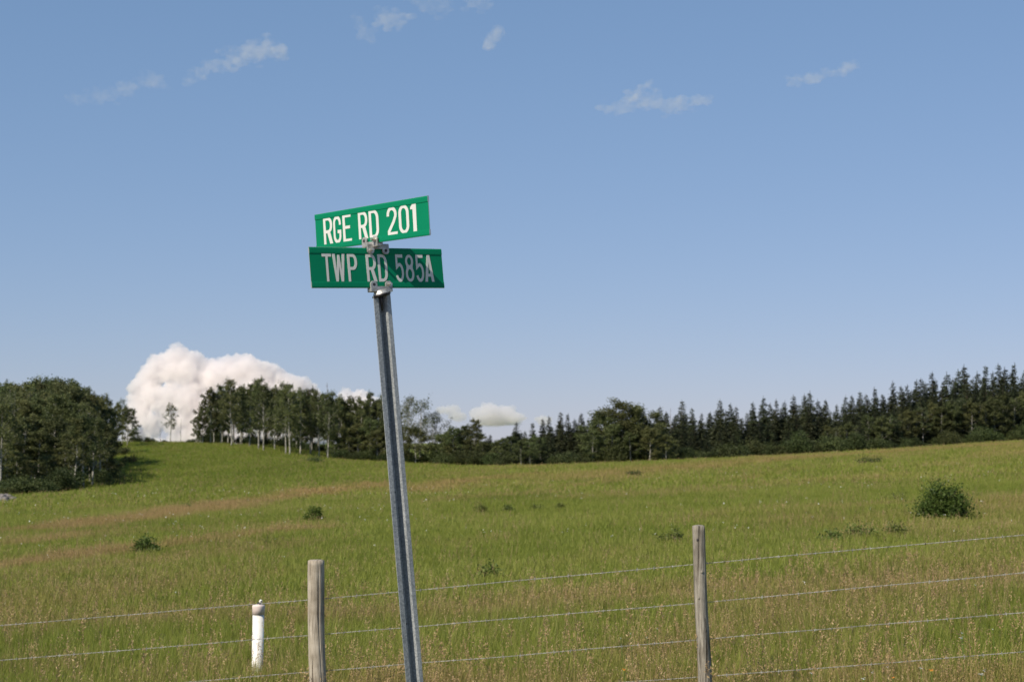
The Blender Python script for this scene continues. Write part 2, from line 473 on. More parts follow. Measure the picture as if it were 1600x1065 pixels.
M_WOOD_B = wood_mat('grey_post_wood', (0.42, 0.395, 0.34), (0.26, 0.24, 0.205), (0.075, 0.066, 0.056))
M_GALV = galv_mat()
M_CAST = plain('cast_zinc', (0.42, 0.41, 0.385), 0.52, 0.6, 60, 0.28)
M_BOLT = plain('plated_bolt', (0.62, 0.57, 0.50), 0.35, 0.85, 80, 0.25)
M_IRON = plain('dark_iron', (0.05, 0.045, 0.045), 0.55, 0.5, 60, 0.4)
M_WIRE = plain('galvanised_wire', (0.31, 0.30, 0.275), 0.6, 0.35, 20, 0.3)
M_ALU = plain('bare_aluminium', (0.62, 0.62, 0.60), 0.4, 0.7, 50, 0.12)
M_SHEET = sheeting_mat('green_sign_sheeting', (0.002, 0.200, 0.095), (0.002, 0.184, 0.087), 0.45, 0.10)
M_LETTER = sheeting_mat('white_letter_sheeting', (0.66, 0.655, 0.615), (0.61, 0.605, 0.565), 0.5, 0.15)
M_STONE = bark_mat('field_stone', (0.24, 0.21, 0.19), (0.10, 0.09, 0.085), 4.0, (1, 1, 1))
M_BLADE = blade_mat('grass_blade', (0.14, 0.185, 0.024), (0.245, 0.28, 0.044), (0.38, 0.37, 0.10), 0.45)
M_SEED = blade_mat('seed_head', (0.27, 0.17, 0.09), (0.38, 0.26, 0.135), (0.48, 0.36, 0.19), 0.25)
M_PETAL = plain('white_petal', (0.78, 0.78, 0.74), 0.7, 0, 30, 0.06, 0.2)
M_ORANGE = plain('orange_petal', (0.75, 0.23, 0.03), 0.6, 0, 90, 0.25, 0.2)
M_YELLOW = plain('yellow_centre', (0.75, 0.50, 0.05), 0.6, 0, 30, 0.2, 0.2)
M_STEM = plain('flower_stem', (0.10, 0.15, 0.03), 0.7, 0, 30, 0.2, 0.2)

# ------------------------------------------------------------------ the ground
def seg_dist(x, y, pts):
    d = np.full(np.shape(x), 1e9)
    for (x0, y0), (x1, y1) in zip(pts[:-1], pts[1:]):
        L2 = (x1 - x0) ** 2 + (y1 - y0) ** 2 + 1e-9
        t = np.clip(((x - x0) * (x1 - x0) + (y - y0) * (y1 - y0)) / L2, 0, 1)
        d = np.minimum(d, np.hypot(x - x0 - t * (x1 - x0), y - y0 - t * (y1 - y0)))
    return d

STREAKS = []                                # bands of dry grass lying across the field (polyline, half width, strength)
def streak(pix, w, k):
    p = [on_ground(*q) for q in pix]
    STREAKS.append(([(v.x, v.y) for v in p], w, k))
streak([(110, 830), (240, 810), (400, 786), (500, 770), (590, 757)], 2.6, 1.25)
streak([(-40, 900), (70, 886), (200, 868), (300, 856), (370, 846), (480, 832)], 1.2, 0.95)
streak([(30, 858), (90, 848), (160, 838)], 1.5, 0.8)
streak([(150, 797), (210, 792)], 1.6, 0.4)
streak([(640, 770), (720, 752), (830, 742)], 3.0, 0.8)
streak([(640, 790), (760, 780), (900, 770)], 2.0, 0.35)
streak([(900, 748), (1100, 728), (1300, 712), (1450, 703), (1620, 693)], 7.0, 0.75)
streak([(1150, 765), (1300, 752), (1450, 742)], 3.0, 0.35)
streak([(1230, 800), (1330, 797), (1400, 793)], 1.2, 0.6)
streak([(-60, 1005), (150, 990), (350, 985), (520, 985), (700, 975), (900, 950), (1050, 942), (1300, 932), (1450, 925), (1660, 915)], 1.7, 0.48)

def dryness(x, y):
    x, y = np.asarray(x, float), np.asarray(y, float)
    ca, sa = math.cos(math.radians(68)), math.sin(math.radians(68))   # mown and drilled along the slope, up and to the right
    u, v = x * ca + y * sa, -x * sa + y * ca
    n = fbm(u / 16.0, v / 3.4, 21, 5)
    d = np.clip((n - 0.50) * 2.8, 0, 1) * 0.48 * (1 - 0.8 * np.clip((y - 45) / 30, 0, 1) * np.clip((700 - 800 - F * x / np.maximum(y, 9)) / 200, 0, 1))
    wob = (fbm(x / 4.0, y / 4.0, 33, 4) - 0.5)
    for pts, w, k in STREAKS:
        q = seg_dist(x, y, pts) + wob * w * 1.4
        d = np.maximum(d, k * np.clip(1.25 - np.abs(q) / w, 0, 1) * (0.65 + 0.7 * fbm(x / 2.3, y / 2.3, 41, 3)))
    near = np.clip((19 - y) / 5, 0, 1)       # rank seed heads along the fence line
    d = np.maximum(d, near * np.clip((fbm(x / 1.6, y / 1.3, 57, 4) - 0.45) * 3.2, 0, 0.7))
    return np.clip(d, 0, 1)

def lushness(x, y):
    px = 800 + F * x / np.maximum(y, 9)
    k = np.clip((y - 95) / 60, 0, 1) * np.clip((720 - px) / 260, 0, 1)
    return np.clip(k * 0.9 + np.clip((fbm(x / 7.0, y / 7.0, 71, 4) - 0.56) * 3, 0, 0.6), 0, 1)

def build_ground():
    r = np.concatenate([np.linspace(0.6, 3, 6), np.exp(np.linspace(math.log(3.6), math.log(300), 330)), np.exp(np.linspace(math.log(315), math.log(7000), 40))])
    th = np.concatenate([np.radians(np.linspace(-26, 26, 420)), np.radians(np.linspace(27, 333, 104))])
    R_, T_ = np.meshgrid(r, th, indexing='ij')
    x, y = R_ * np.sin(T_), R_ * np.cos(T_)
    z = ground(x, y)
    V = np.concatenate([[[0, 0, gz(0, 0)]], np.stack([x, y, z], -1).reshape(-1, 3)])
    nr, nt = R_.shape
    i, j = np.meshgrid(np.arange(nr - 1), np.arange(nt), indexing='ij')
    q = np.stack([1 + i * nt + j, 1 + i * nt + (j + 1) % nt, 1 + (i + 1) * nt + (j + 1) % nt, 1 + (i + 1) * nt + j], -1).reshape(-1, 4)[:, ::-1]
    verts, quads = V, q
    me = bpy.data.meshes.new('ground')
    fan = [(0, 1 + (k + 1) % nt, 1 + k) for k in range(nt)]
    nq = len(quads)
    me.vertices.add(len(verts)); me.vertices.foreach_set('co', verts.astype(np.float32).ravel())
    lv = np.concatenate([quads.ravel(), np.array(fan).ravel()]).astype(np.int32)
    me.loops.add(len(lv)); me.loops.foreach_set('vertex_index', lv)
    me.polygons.add(nq + nt)
    me.polygons.foreach_set('loop_start', np.concatenate([np.arange(nq) * 4, nq * 4 + np.arange(nt) * 3]).astype(np.int32))
    me.polygons.foreach_set('loop_total', np.concatenate([np.full(nq, 4), np.full(nt, 3)]).astype(np.int32))
    me.update(calc_edges=True)
    for nm, val in (('dry', dryness(V[:, 0], V[:, 1]) * np.clip((V[:, 1] - 7) / 3, 0, 1)), ('lush', lushness(V[:, 0], V[:, 1])),
                    ('gravel', np.clip((6.0 - V[:, 1]) / 1.2 + (vnoise(V[:, 0] * 2, V[:, 1] * 2, 3) - 0.5), 0, 1))):
        at_ = me.attributes.new(nm, 'FLOAT', 'POINT')
        at_.data.foreach_set('value', val.astype(np.float32))
    o = link('ground', me, ground_mat(), smooth=True)
    tag(o, 'rolling green pasture streaked with dry tan grass rising to the trees', kind='structure')
build_ground()

# ------------------------------------------------------------------ clouds
def cloud_mat(name, density, scale=None, noise_gain=0.0, col=(0.998, 0.974, 0.968)):
    m, ns, ls, out = nodes(name)
    v = N(ns, 'ShaderNodeVolumePrincipled')
    v.inputs['Color'].default_value = (*col, 1)
    v.inputs['Density'].default_value = density
    v.inputs['Anisotropy'].default_value = 0.2
    if scale:
        tc = N(ns, 'ShaderNodeTexCoord')
        no = N(ns, 'ShaderNodeTexNoise', Scale=scale, Detail=5.0, Roughness=0.6)
        ls.new(tc.outputs['Object'], no.inputs['Vector'])
        mr = N(ns, 'ShaderNodeMapRange'); mr.inputs[1].default_value = 0.40; mr.inputs[2].default_value = 0.80
        mr.inputs[3].default_value = 0.0; mr.inputs[4].default_value = density * 2.2
        ls.new(no.outputs[0], mr.inputs[0]); ls.new(mr.outputs[0], v.inputs['Density'])
    ls.new(v.outputs[0], out.inputs['Volume'])
    return m

def unit_ball():
    bm = bmesh.new(); bmesh.ops.create_icosphere(bm, subdivisions=3, radius=1.0)
    bm.verts.ensure_lookup_table()
    v = np.array([p.co[:] for p in bm.verts]); f = np.array([[q.index for q in t.verts] for t in bm.faces]); bm.free()
    return v, f
UNIT_V, UNIT_F = unit_ball()

def make_cloud(name, blobs, dist, mat, label, bump, voxel, squash=0.7, heads=0, fray=False):
    """blobs: (px, py, rx, ry) measured in the photo, turned into overlapping lobes at the cloud's own distance"""
    k = dist / F
    cx = sum(b[0] for b in blobs) / len(blobs); cy = sum(b[1] for b in blobs) / len(blobs)
    c = at(cx, cy, dist)
    lobes = Soup()
    subs = []
    if fray:                                 # a torn wisp: a drift of small thin shreds instead of full lobes
        for b in blobs:
            for q in range(int(14 + b[2] * b[3] / 8)):
                r = random.uniform(2.6, 7.0)
                subs.append((b[0] + random.gauss(0, 0.42) * b[2], b[1] + random.gauss(0, 0.42) * b[3], r * 1.5, r * 0.85, random.gauss(0, 0.5) * b[3]))
    for b in ([] if fray else blobs):
        subs.append(tuple(b) if len(b) == 5 else (*b, (b[2] - 20) * squash + random.uniform(-0.3, 0.3) * b[2]))
        for gen in range(heads):             # smaller lobes budding on the big ones
            an, el = random.uniform(0, 2 * PI), random.uniform(-1.2, 1.2)
            f = random.uniform(0.22, 0.5)
            subs.append((b[0] + math.cos(an) * math.cos(el) * b[2] * 0.85, b[1] + math.sin(an) * math.cos(el) * b[3] * 0.85, b[2] * f, b[3] * f, subs[-1 - gen][4] - abs(math.sin(el)) * b[2] * 0.75 * squash))
    for b in subs:
        p = at(b[0], b[1], dist) - c
        dy = b[4] * k
        lobes.add(UNIT_V * np.array([b[2] * k, b[2] * k * squash, b[3] * k]) + np.array(p + Vector((0, dy, 0))), UNIT_F)
    me = lobes.mesh(name)
    o = bpy.data.objects.new(name, me)
    COL.objects.link(o)
    rm = o.modifiers.new('remesh', 'REMESH'); rm.mode = 'VOXEL'; rm.voxel_size = voxel * k
    dg = bpy.context.evaluated_depsgraph_get()
    me2 = bpy.data.meshes.new_from_object(o.evaluated_get(dg))
    o.modifiers.clear(); o.data = me2; me2.name = name
    n = len(me2.vertices)
    co = np.empty(n * 3, np.float32); no = np.empty(n * 3, np.float32)
    me2.vertices.foreach_get('co', co); me2.vertices.foreach_get('normal', no)
    co, no = co.reshape(-1, 3), no.reshape(-1, 3)
    d = np.zeros(n)
    for (s, g) in bump:
        d += [g * k * (3.2 * abs(mnoise.noise(Vector(p) / (s * k) + Vector((3.1, c.x * 0.01, s)))) - 1) for p in co]
    co = co + no * d[:, None]
    me2.vertices.foreach_set('co', co.astype(np.float32).ravel()); me2.update()
    me2.materials.clear(); me2.materials.append(mat)
    me2.polygons.foreach_set('use_smooth', [True] * len(me2.polygons))
    o.location = c
    tag(o, label, 'cloud', 'clouds in the summer sky')
    return o

M_CUM = cloud_mat('cumulus', 0.075)
M_CUM_THIN = cloud_mat('thin_cumulus', 0.048)
B2 = [(9, 1.3), (4, 0.9)]
B3 = [(17, 2.2), (8, 1.7), (4, 0.9)]
def billows(outline, x0, x1, n, y1, r0, r1):
    """overlapping lobes filling the space under an outline measured in the photo: (px, py, rx, ry, depth)"""
    ox, oy = [p[0] for p in outline], [p[1] for p in outline]
    out = []
    while len(out) < n:
        r = r0 + (r1 - r0) * random.random() ** 2.2
        x = random.uniform(x0 + r, x1 - r)
        t = max(float(np.interp(x + q * r, ox, oy)) + r * (1 - q * q) ** 0.5 for q in (-0.9, -0.6, -0.3, 0, 0.3, 0.6, 0.9))
        if t > y1: continue
        y = t if random.random() < 0.45 else random.uniform(t, y1)
        bulge = 30 * math.sin(PI * (x - x0) / (x1 - x0)) * min(1, (y - 530) / 90)
        out.append((x, y, r, r, r * 0.7 - bulge + 16 * mnoise.noise(Vector((x / 38, y / 34, 2.0))) + random.uniform(-3, 3)))
    return out
cum = billows([(186, 690), (194, 620), (203, 588), (222, 570), (236, 552), (252, 548), (262, 545), (270, 535), (282, 533), (292, 544), (312, 547), (326, 560), (340, 556), (365, 551), (395, 552), (408, 562), (436, 568), (452, 582), (478, 586), (496, 600), (508, 622), (514, 690)], 186, 514, 520, 706, 4.5, 24)
cum += [(314, 602, 24, 24, 4), (318, 632, 28, 28, 0), (300, 640, 26, 26, -6), (332, 590, 20, 20, 6), (310, 672, 30, 30, -4)]
make_cloud('cumulus_cloud', cum, 4200, M_CUM, 'big billowing white cumulus cloud towering behind the ridge trees', B3, 1.35)
make_cloud('cumulus_cloud', [(540, 617, 14, 12), (562, 620, 20, 13), (580, 632, 18, 14), (530, 634, 22, 14), (558, 640, 30, 18)], 4300, M_CUM, 'small white cumulus lump just past the big cloud, touching the sign post', B3, 1.9, heads=6)
make_cloud('cumulus_cloud', [(692, 640, 12, 7), (708, 640, 14, 9), (715, 650, 16, 8)], 4300, M_CUM_THIN, 'small low white puff cloud above the pale bushy tree by the sign post', B2, 1.5, heads=7)
make_cloud('cumulus_cloud', [(748, 646, 16, 12), (765, 641, 18, 13), (788, 644, 20, 12), (805, 652, 18, 9), (775, 656, 36, 10), (850, 656, 14, 8)], 4300, M_CUM_THIN, 'low white cloud floating above the gap in the middle treeline', B2, 1.5, heads=7)
M_WISP = cloud_mat('wispy_cloud', 0.0125, 0.040)
M_WISP_THIN = cloud_mat('faint_cloud', 0.0060, 0.040)
B4 = [(12, 0.8), (5, 0.7)]
make_cloud('wispy_cloud', [(375, 88, 32, 17), (398, 80, 24, 19), (415, 70, 14, 16), (340, 104, 28, 12), (305, 118, 24, 11), (436, 82, 11, 14)], 3200, M_WISP, 'slanting streak of wispy cloud high above the left trees', B4, 1.5, fray=True)
make_cloud('wispy_cloud', [(150, 150, 32, 13), (118, 154, 16, 8), (190, 140, 26, 12), (238, 126, 26, 14)], 3200, M_WISP_THIN, 'faint smear of cloud low at the end of the slanting streak', B4, 1.5, fray=True)
make_cloud('wispy_cloud', [(606, 32, 20, 14), (622, 28, 16, 9), (597, 22, 9, 9)], 3200, M_WISP, 'small ragged puff of cloud high above the road sign', B4, 1.5, fray=True)
make_cloud('wispy_cloud', [(559, 34, 6, 15), (566, 52, 8, 12), (576, 58, 8, 9)], 3200, M_WISP_THIN, 'thin curved wisp of cloud beside the small ragged puff', B4, 1.5, fray=True)
make_cloud('wispy_cloud', [(668, 4, 28, 12), (688, 10, 20, 12), (650, -6, 24, 10)], 3200, M_WISP_THIN, 'faint cloud cut by the top of the picture, the wider of two', B4, 1.5, fray=True)
make_cloud('wispy_cloud', [(747, 2, 20, 14), (735, -6, 16, 10), (756, 8, 12, 10)], 3200, M_WISP_THIN, 'faint cloud cut by the top of the picture, the smaller rounder one', B4, 1.5, fray=True)
make_cloud('wispy_cloud', [(764, 68, 9, 11), (771, 57, 10, 13), (779, 50, 7, 8)], 3200, M_WISP, 'tiny slanted wisp of cloud alone below the rounder top cloud', B4, 1.5, fray=True)
make_cloud('wispy_cloud', [(998, 156, 26, 18), (1008, 146, 18, 14), (970, 168, 26, 11), (1040, 164, 34, 13), (1070, 160, 28, 13), (1094, 157, 16, 9)], 3200, M_WISP, 'small flat-based white cloud alone in the sky right of the sign', B4, 1.5, fray=True)
make_cloud('wispy_cloud', [(1252, 124, 20, 10), (1272, 122, 18, 8), (1296, 114, 22, 6), (1325, 104, 18, 7)], 3200, M_WISP, 'thin drawn out scrap of cloud high above the spruce forest', B4, 1.5, fray=True)

# ------------------------------------------------------------------ trees
def bezier_pts(p0, p1, sag, n):
    t = np.linspace(0, 1, n)[:, None]
    p0, p1 = np.array(p0, float), np.array(p1, float)
    m = (p0 + p1) / 2 + np.array([0, 0, sag])
    return (1 - t) ** 2 * p0 + 2 * t * (1 - t) * m + t ** 2 * p1

def aspen_meshes(i, h=9.0, width=1.5, low=0.32, leaves=4200, lean=0.03, bare=0.0, leaf=0.17):
    s = Soup()
    n = 9
    zz = np.linspace(-0.3, h * 0.97, n)
    dx = np.cumsum(rng.normal(0, lean * h / n, n)); dy = np.cumsum(rng.normal(0, lean * h / n, n))
    path = np.stack([dx - dx[0], dy - dy[0], zz], 1)
    r0 = h * 0.0115
    s.tube(path, r0 * (1 - np.linspace(0, 1, n)) ** 0.8 + 0.012, 7)
    cents, sizes = [], []
    nl = 26
    for k in range(nl):
        f = low + (0.97 - low) * ((k + rng.random()) / nl)
        p0 = np.array([np.interp(f * h, zz, path[:, 0]), np.interp(f * h, zz, path[:, 1]), f * h])
        az = k * 2.4 + rng.normal(0, 0.4)
        # crown profile: widest around the lower middle
        g = (f - low) / (1 - low)
        prof = (0.55 + 0.75 * math.sin(PI * min(1, g * 0.85 + 0.18))) * (1 - 0.55 * g ** 3)
        L = width * prof * rng.uniform(0.6, 1.2)
        p1 = p0 + np.array([math.cos(az) * L, math.sin(az) * L, L * rng.uniform(0.25, 0.9)])
        pts = bezier_pts(p0, p1, 0.08 * L, 5)
        s.tube(pts, np.linspace(r0 * 0.33 * (1 - 0.6 * g), 0.008, 5), 4)
        for w in range(3):                  # twigs
            q0 = pts[2 + w % 3]
            q1 = q0 + rng.normal(0, 0.35, 3) * width * 0.55 + np.array([0, 0, 0.25])
            s.tube(bezier_pts(q0, q1, 0.05, 3), [0.012, 0.009, 0.006], 3)
            if rng.random() < bare: continue
            m = int(leaves / nl / 3.6)
            t = rng.random((m, 1)) ** 0.7
            c = q0 + (q1 - q0) * t + rng.normal(0, 0.20, (m, 3)) * width * 0.55
            cents.append(c)
        m = int(leaves / nl * 0.25)
        if rng.random() >= bare:
            cents.append(p1 + rng.normal(0, 0.19, (m, 3)) * width * 0.6)
    c = np.concatenate(cents)
    c[:, 2] = np.maximum(c[:, 2], h * low * 0.7)
    V, Q = leaf_quads(c, leaf * rng.uniform(0.7, 1.3, len(c)))
    return s.mesh('aspen_trunk'), np_mesh('aspen_crown', V, Q), h

def spruce_meshes(i, h=11.0, R=2.1, thin=1.0, gaps=0.1, cone=0.85):
    s = Soup()
    zz = np.linspace(-0.3, h, 8)
    bend = rng.normal(0, 0.04, (8, 2)).cumsum(0) * 0.5
    s.tube(np.stack([bend[:, 0], bend[:, 1], zz], 1), (h * 0.011) * (1 - np.linspace(0, 1, 8)) + 0.012, 6)
    Vs, Qs, nn = [], [], 0
    lv = 44
    for k in range(lv):
        f = 0.03 + 0.96 * (k + rng.uniform(-0.3, 0.3)) / lv
        f = min(max(f, 0.02), 0.985)
        rr = R * ((1 - f) ** cone) * (0.9 + 0.12 * math.sin(k * 1.7 + i)) + 0.03
        nb = 13 if f < 0.75 else 8
        for b in range(nb):
            if rng.random() < gaps: continue
            az = rng.uniform(0, 2 * PI)
            L = rr * rng.uniform(0.5, 1.3)
            droop = -0.28 if f < 0.7 else 0.25
            p0 = np.array([0, 0, f * h]); p1 = np.array([math.cos(az) * L, math.sin(az) * L, f * h + droop * L])
            pts = bezier_pts(p0, p1, -0.10 * L, 5)
            m = max(5, int(L * 18))
            t = np.sort(rng.random(m)) * 0.92 + 0.08
            c = np.stack([np.interp(t, np.linspace(0, 1, 5), pts[:, q]) for q in range(3)], 1)
            c += rng.normal(0, 0.06, c.shape); c[:, 2] -= rng.uniform(0, 0.10, m)
            dirv = p1 - p0; dirv /= np.linalg.norm(dirv)
            side = np.cross(dirv, [0, 0, 1]); side /= np.linalg.norm(side) + 1e-9
            for q in range(m):
                ln = rng.uniform(0.26, 0.50) * (1 - 0.55 * f)
                sg = rng.choice((-1, 1))
                ax = dirv * rng.uniform(0.4, 1) + side * sg * rng.uniform(0.3, 1) + np.array([0, 0, rng.uniform(-0.7, 0.1)])
                ax /= np.linalg.norm(ax)
                wd = np.cross(ax, rng.normal(size=3)); wd /= np.linalg.norm(wd) + 1e-9
                w_ = ln * 0.28
                Vs += [c[q] - wd * w_ * 0.5, c[q] + ax * ln * 0.55 - wd * w_, c[q] + ax * ln, c[q] + ax * ln * 0.55 + wd * w_]
                Qs.append((nn, nn + 1, nn + 2, nn + 3)); nn += 4
    # leader
    for q in range(30):
        z = h * (0.95 + 0.06 * q / 30); an = rng.uniform(0, 2 * PI); l = 0.07
        c0 = np.array([bend[-1, 0], bend[-1, 1], z]); ax = np.array([math.cos(an), math.sin(an), 0.7]) * l
        Vs += [c0, c0 + ax * 0.5 + [0.03, 0, 0], c0 + ax, c0 + ax * 0.5 - [0.03, 0, 0]]
        Qs.append((nn, nn + 1, nn + 2, nn + 3)); nn += 4
    return s.mesh('spruce_trunk'), np_mesh('spruce_crown', np.array(Vs), np.array(Qs)), h

def bush_meshes(h=1.5, w=1.0, leaves=2600, leaf=0.09, stems=14, flat=0.0):
    s = Soup(); cents = []
    for k in range(stems):
        az = rng.uniform(0, 2 * PI); el = rng.uniform(0.15, 1.0)
        L = w * (1 - el * 0.75) * rng.uniform(0.75, 1.05)
        p1 = np.array([math.cos(az) * L, math.sin(az) * L, h * (0.14 + 0.83 * el) * rng.uniform(0.8, 1.04)])
        p0 = np.array([math.cos(az) * 0.08, math.sin(az) * 0.08, -0.1])
        pts = bezier_pts(p0, p1, 0.12 * h, 6)
        s.tube(pts, np.linspace(0.016, 0.005, 6), 4)
        m = leaves // stems
        t = 0.25 + 0.8 * rng.random(m) ** 0.7
        c = np.stack([np.interp(np.minimum(t, 1), np.linspace(0, 1, 6), pts[:, q]) for q in range(3)], 1) + rng.normal(0, 0.17 * w, (m, 3)) * np.array([1, 1, 0.75])
        cents.append(c)
    c = np.concatenate(cents); c[:, 2] = np.abs(c[:, 2]) + 0.02
    V, Q = leaf_quads(c, leaf * rng.uniform(0.6, 1.35, len(c)))
    return s.mesh('bush_stems'), np_mesh('bush_foliage', V, Q), h

ASPEN = [aspen_meshes(0, 9, 1.45, 0.20, 5200), aspen_meshes(1, 9.5, 1.6, 0.27, 5000, lean=0.045), aspen_meshes(2, 8.5, 1.35, 0.14, 5200), aspen_meshes(3, 9, 1.6, 0.32, 4600, lean=0.05), aspen_meshes(4, 10, 1.35, 0.20, 5200), aspen_meshes(5, 8, 1.5, 0.10, 6000)]
ASPEN_SPARSE = [aspen_meshes(6, 9, 1.1, 0.30, 2000, 0.05, 0.35), aspen_meshes(7, 9, 1.3, 0.42, 2200, 0.06, 0.3)]
ROUND = [aspen_meshes(8, 8.5, 2.3, 0.10, 9000, leaf=0.19), aspen_meshes(9, 8, 2.1, 0.08, 8000, leaf=0.19)]
PALE = [aspen_meshes(10, 8, 2.2, 0.12, 2600, 0.05, 0.25, 0.15), aspen_meshes(11, 8, 2.0, 0.10, 3000, 0.05, 0.15, 0.15)]
SAPLING = aspen_meshes(12, 5, 0.75, 0.30, 700, 0.02, 0.1, 0.16)
SPRUCE = [spruce_meshes(0), spruce_meshes(1, 12, 1.9, gaps=0.12), spruce_meshes(2, 10.5, 2.3, cone=0.95), spruce_meshes(3, 12, 1.5, gaps=0.15, cone=0.7), spruce_meshes(4, 11, 2.1, gaps=0.1, cone=1.05)]
BUSH = [bush_meshes(2.2, 1.5, 4200, 0.12, 20), bush_meshes(1.8, 1.7, 4200, 0.12, 22), bush_meshes(2.8, 1.6, 4800, 0.12, 22)]
MATS = {}
for lst, tm, cm in ((ASPEN + ASPEN_SPARSE + ROUND + [SAPLING], M_BARK, M_LEAF), (PALE, M_BARK, M_LEAF_PALE), (SPRUCE, M_BARK_DARK, M_NEEDLE), (BUSH, M_BARK_DARK, M_BUSH)):
    for t, c, _ in lst:
        t.materials.append(tm); c.materials.append(cm)
        t.polygons.foreach_set('use_smooth', [True] * len(t.polygons))

def plant(name, proto, px, top, y, label, group, cat='tree', wide=1.0, parts=('trunk', 'crown'), base=None, minh=0.4):
    p = foot(px, y)
    if base is not None: p.z = base
    h = max(minh, top_z(top, y) - p.z)
    o = empty(name, p, (0, 0, random.uniform(0, 2 * PI)))
    k = h / (proto[2] * 1.02)
    kw = k ** 0.6 * wide
    o.scale = (kw, kw, k)
    for part, me in zip(parts, proto[:2]):
        c = bpy.data.objects.new(part, me); COL.objects.link(c); c.parent = o
    tag(o, label, cat, group)
    return o

U = random.uniform
# --- the dark aspen grove at the left
def L_out(px): return float(np.interp(px, [-120, 0, 60, 105, 130, 150, 165, 180], [600, 594, 592, 588, 599, 611, 622, 632]))
G1 = 'aspens in the grove on the left'
lab_back = 'tall aspen in the dense dark grove at the left'
lab_front = 'shorter aspen with leaves low to the ground along the front of the left grove'
k = 0
for row, (y, lo, hi, step, dtop) in enumerate(((182, -70, 170, 11, 0), (174, -75, 165, 13, 5), (166, -70, 150, 14, 14), (158, -80, 150, 15, 26))):
    px = lo + U(0, 8)
    while px < hi:
        plant('aspen_tree', random.choice(ASPEN + ASPEN_SPARSE * 2), px, L_out(px) + dtop + abs(random.gauss(0, 5)) + 1, y + U(-3, 3), lab_back + (', at the photo edge' if px < 30 else ', in its middle' if px < 95 else ', on its downhill flank'), G1, wide=U(0.9, 1.15))
        px += step * U(0.7, 1.35)
for px, t, y in ((12, 668, 146), (38, 650, 148), (62, 672, 147), (88, 655, 149), (104, 690, 146), (30, 705, 143), (75, 712, 143), (158, 660, 152), (168, 672, 156), (-20, 680, 146), (-45, 660, 148), (52, 725, 142), (14, 732, 141)):
    plant('aspen_tree', random.choice([ASPEN[5], ASPEN[2]]), px, t, y, lab_front, G1, wide=1.25)
plant('aspen_tree', ASPEN[3], 3, 630, 140, 'aspen with a long bare white trunk at the left edge of the photo', G1, wide=1.0)
plant('aspen_tree', ASPEN[1], 120, 655, 143, 'white trunked aspen at the front corner of the left grove, standing first of three', G1, wide=1.0)
plant('aspen_tree', ASPEN[3], 133, 650, 143.5, 'white trunked aspen in the middle of three at the front corner of the left grove', G1, wide=1.0)
plant('aspen_tree', ASPEN[1], 147, 655, 147, 'leaning white trunked aspen nearest the open grass at the front corner of the left grove', G1, wide=0.95)
plant('aspen_tree', ASPEN[0], 184, 630, 214, 'slim aspen with a bare pale trunk at the uphill end of the left grove', G1, wide=0.9)
plant('aspen_tree', ASPEN[5], 200, 637, 218, 'dark bushy aspen at the uphill end of the left grove against the cloud', G1, wide=1.1)
plant('aspen_tree', ASPEN_SPARSE[0], 192, 622, 222, 'thin bare branched aspen poking above the uphill end of the left grove', G1, wide=0.8)
plant('aspen_tree', ASPEN[2], 212, 668, 226, 'smallest leafy aspen past the uphill end of the left grove', G1, wide=1.0)
plant('aspen_tree', ASPEN[5], 172, 640, 200, lab_front, G1, wide=1.0)

# --- the aspens along the ridge
G2 = 'aspens along the ridge'
lab_r = 'leafy aspen in the ridge row'
def ridge_at(px): return lab_r + (', in front of the tallest cloud' if px < 385 else ', where the row stands highest' if px < 440 else ', where pale trunks come down the slope' if px < 505 else ', in the shaded lower half' if px < 570 else ', beside or behind the sign post')
plant('aspen_sapling', SAPLING, 267, 631, 230, 'small lone sapling standing by itself on the ridge in front of the cumulus cloud', 'young trees on the ridge', wide=1.15)
ridge_front = [(308, 650, 229, 2), (318, 636, 230, 2), (330, 607, 231, 0), (346, 603, 232, 4), (362, 595, 222, 1), (377, 603, 230, 0), (391, 600, 224, 4), (405, 592, 218, 4), (413, 602, 214, 3), (430, 604, 222, 0), (447, 600, 210, 3),
               (453, 608, 208, 1), (470, 608, 214, 0), (486, 608, 216, 4), (499, 612, 211, 1), (513, 614, 207, 3), (530, 619, 211, 0), (547, 623, 212, 5), (564, 624, 210, 5), (580, 614, 212, 4), (596, 617, 212, 0), (613, 625, 211, 5)]
special = {308: 'lowest small aspen at the open left end of the ridge row', 318: 'second small aspen from the open left end of the ridge row', 405: 'tallest aspen crown rising above the ridge row against the cloud',
           453: 'aspen with a pale forked trunk reaching furthest down the ridge slope', 513: 'aspen with a leaning white trunk at the shaded lower end of the ridge row',
           580: 'aspen with a pointed top rising just left of the sign post', 613: 'aspen crown standing directly behind the sign post'}
for px, t, y, kk in ridge_front:
    plant('aspen_tree', ASPEN[kk], px, t, y, special.get(px, ridge_at(px)), G2, wide=U(0.85, 1.05))
for row, (y, dt, step) in enumerate(((238, 8, 12), (244, 14, 14))):
    px = 332 + U(0, 6)
    while px < 620:
        yy = y - max(0, px - 420) * 0.1
        t = float(np.interp(px, [q[0] for q in ridge_front], [q[1] for q in ridge_front])) + dt + abs(random.gauss(0, 4))
        plant('aspen_tree', random.choice(ASPEN[:5]), px, t, yy, ridge_at(px), G2, wide=U(0.8, 1.0))
        px += step * U(0.7, 1.3)
for px, t, y in ((545, 668, 208), (560, 660, 208), (578, 655, 208), (590, 672, 206), (606, 662, 207), (524, 680, 209), (620, 668, 208)):
    plant('aspen_tree', random.choice([ASPEN[5], ASPEN[2]]), px, t, y, 'low leafy young aspen at the shaded foot of the ridge row', G2, wide=1.3)

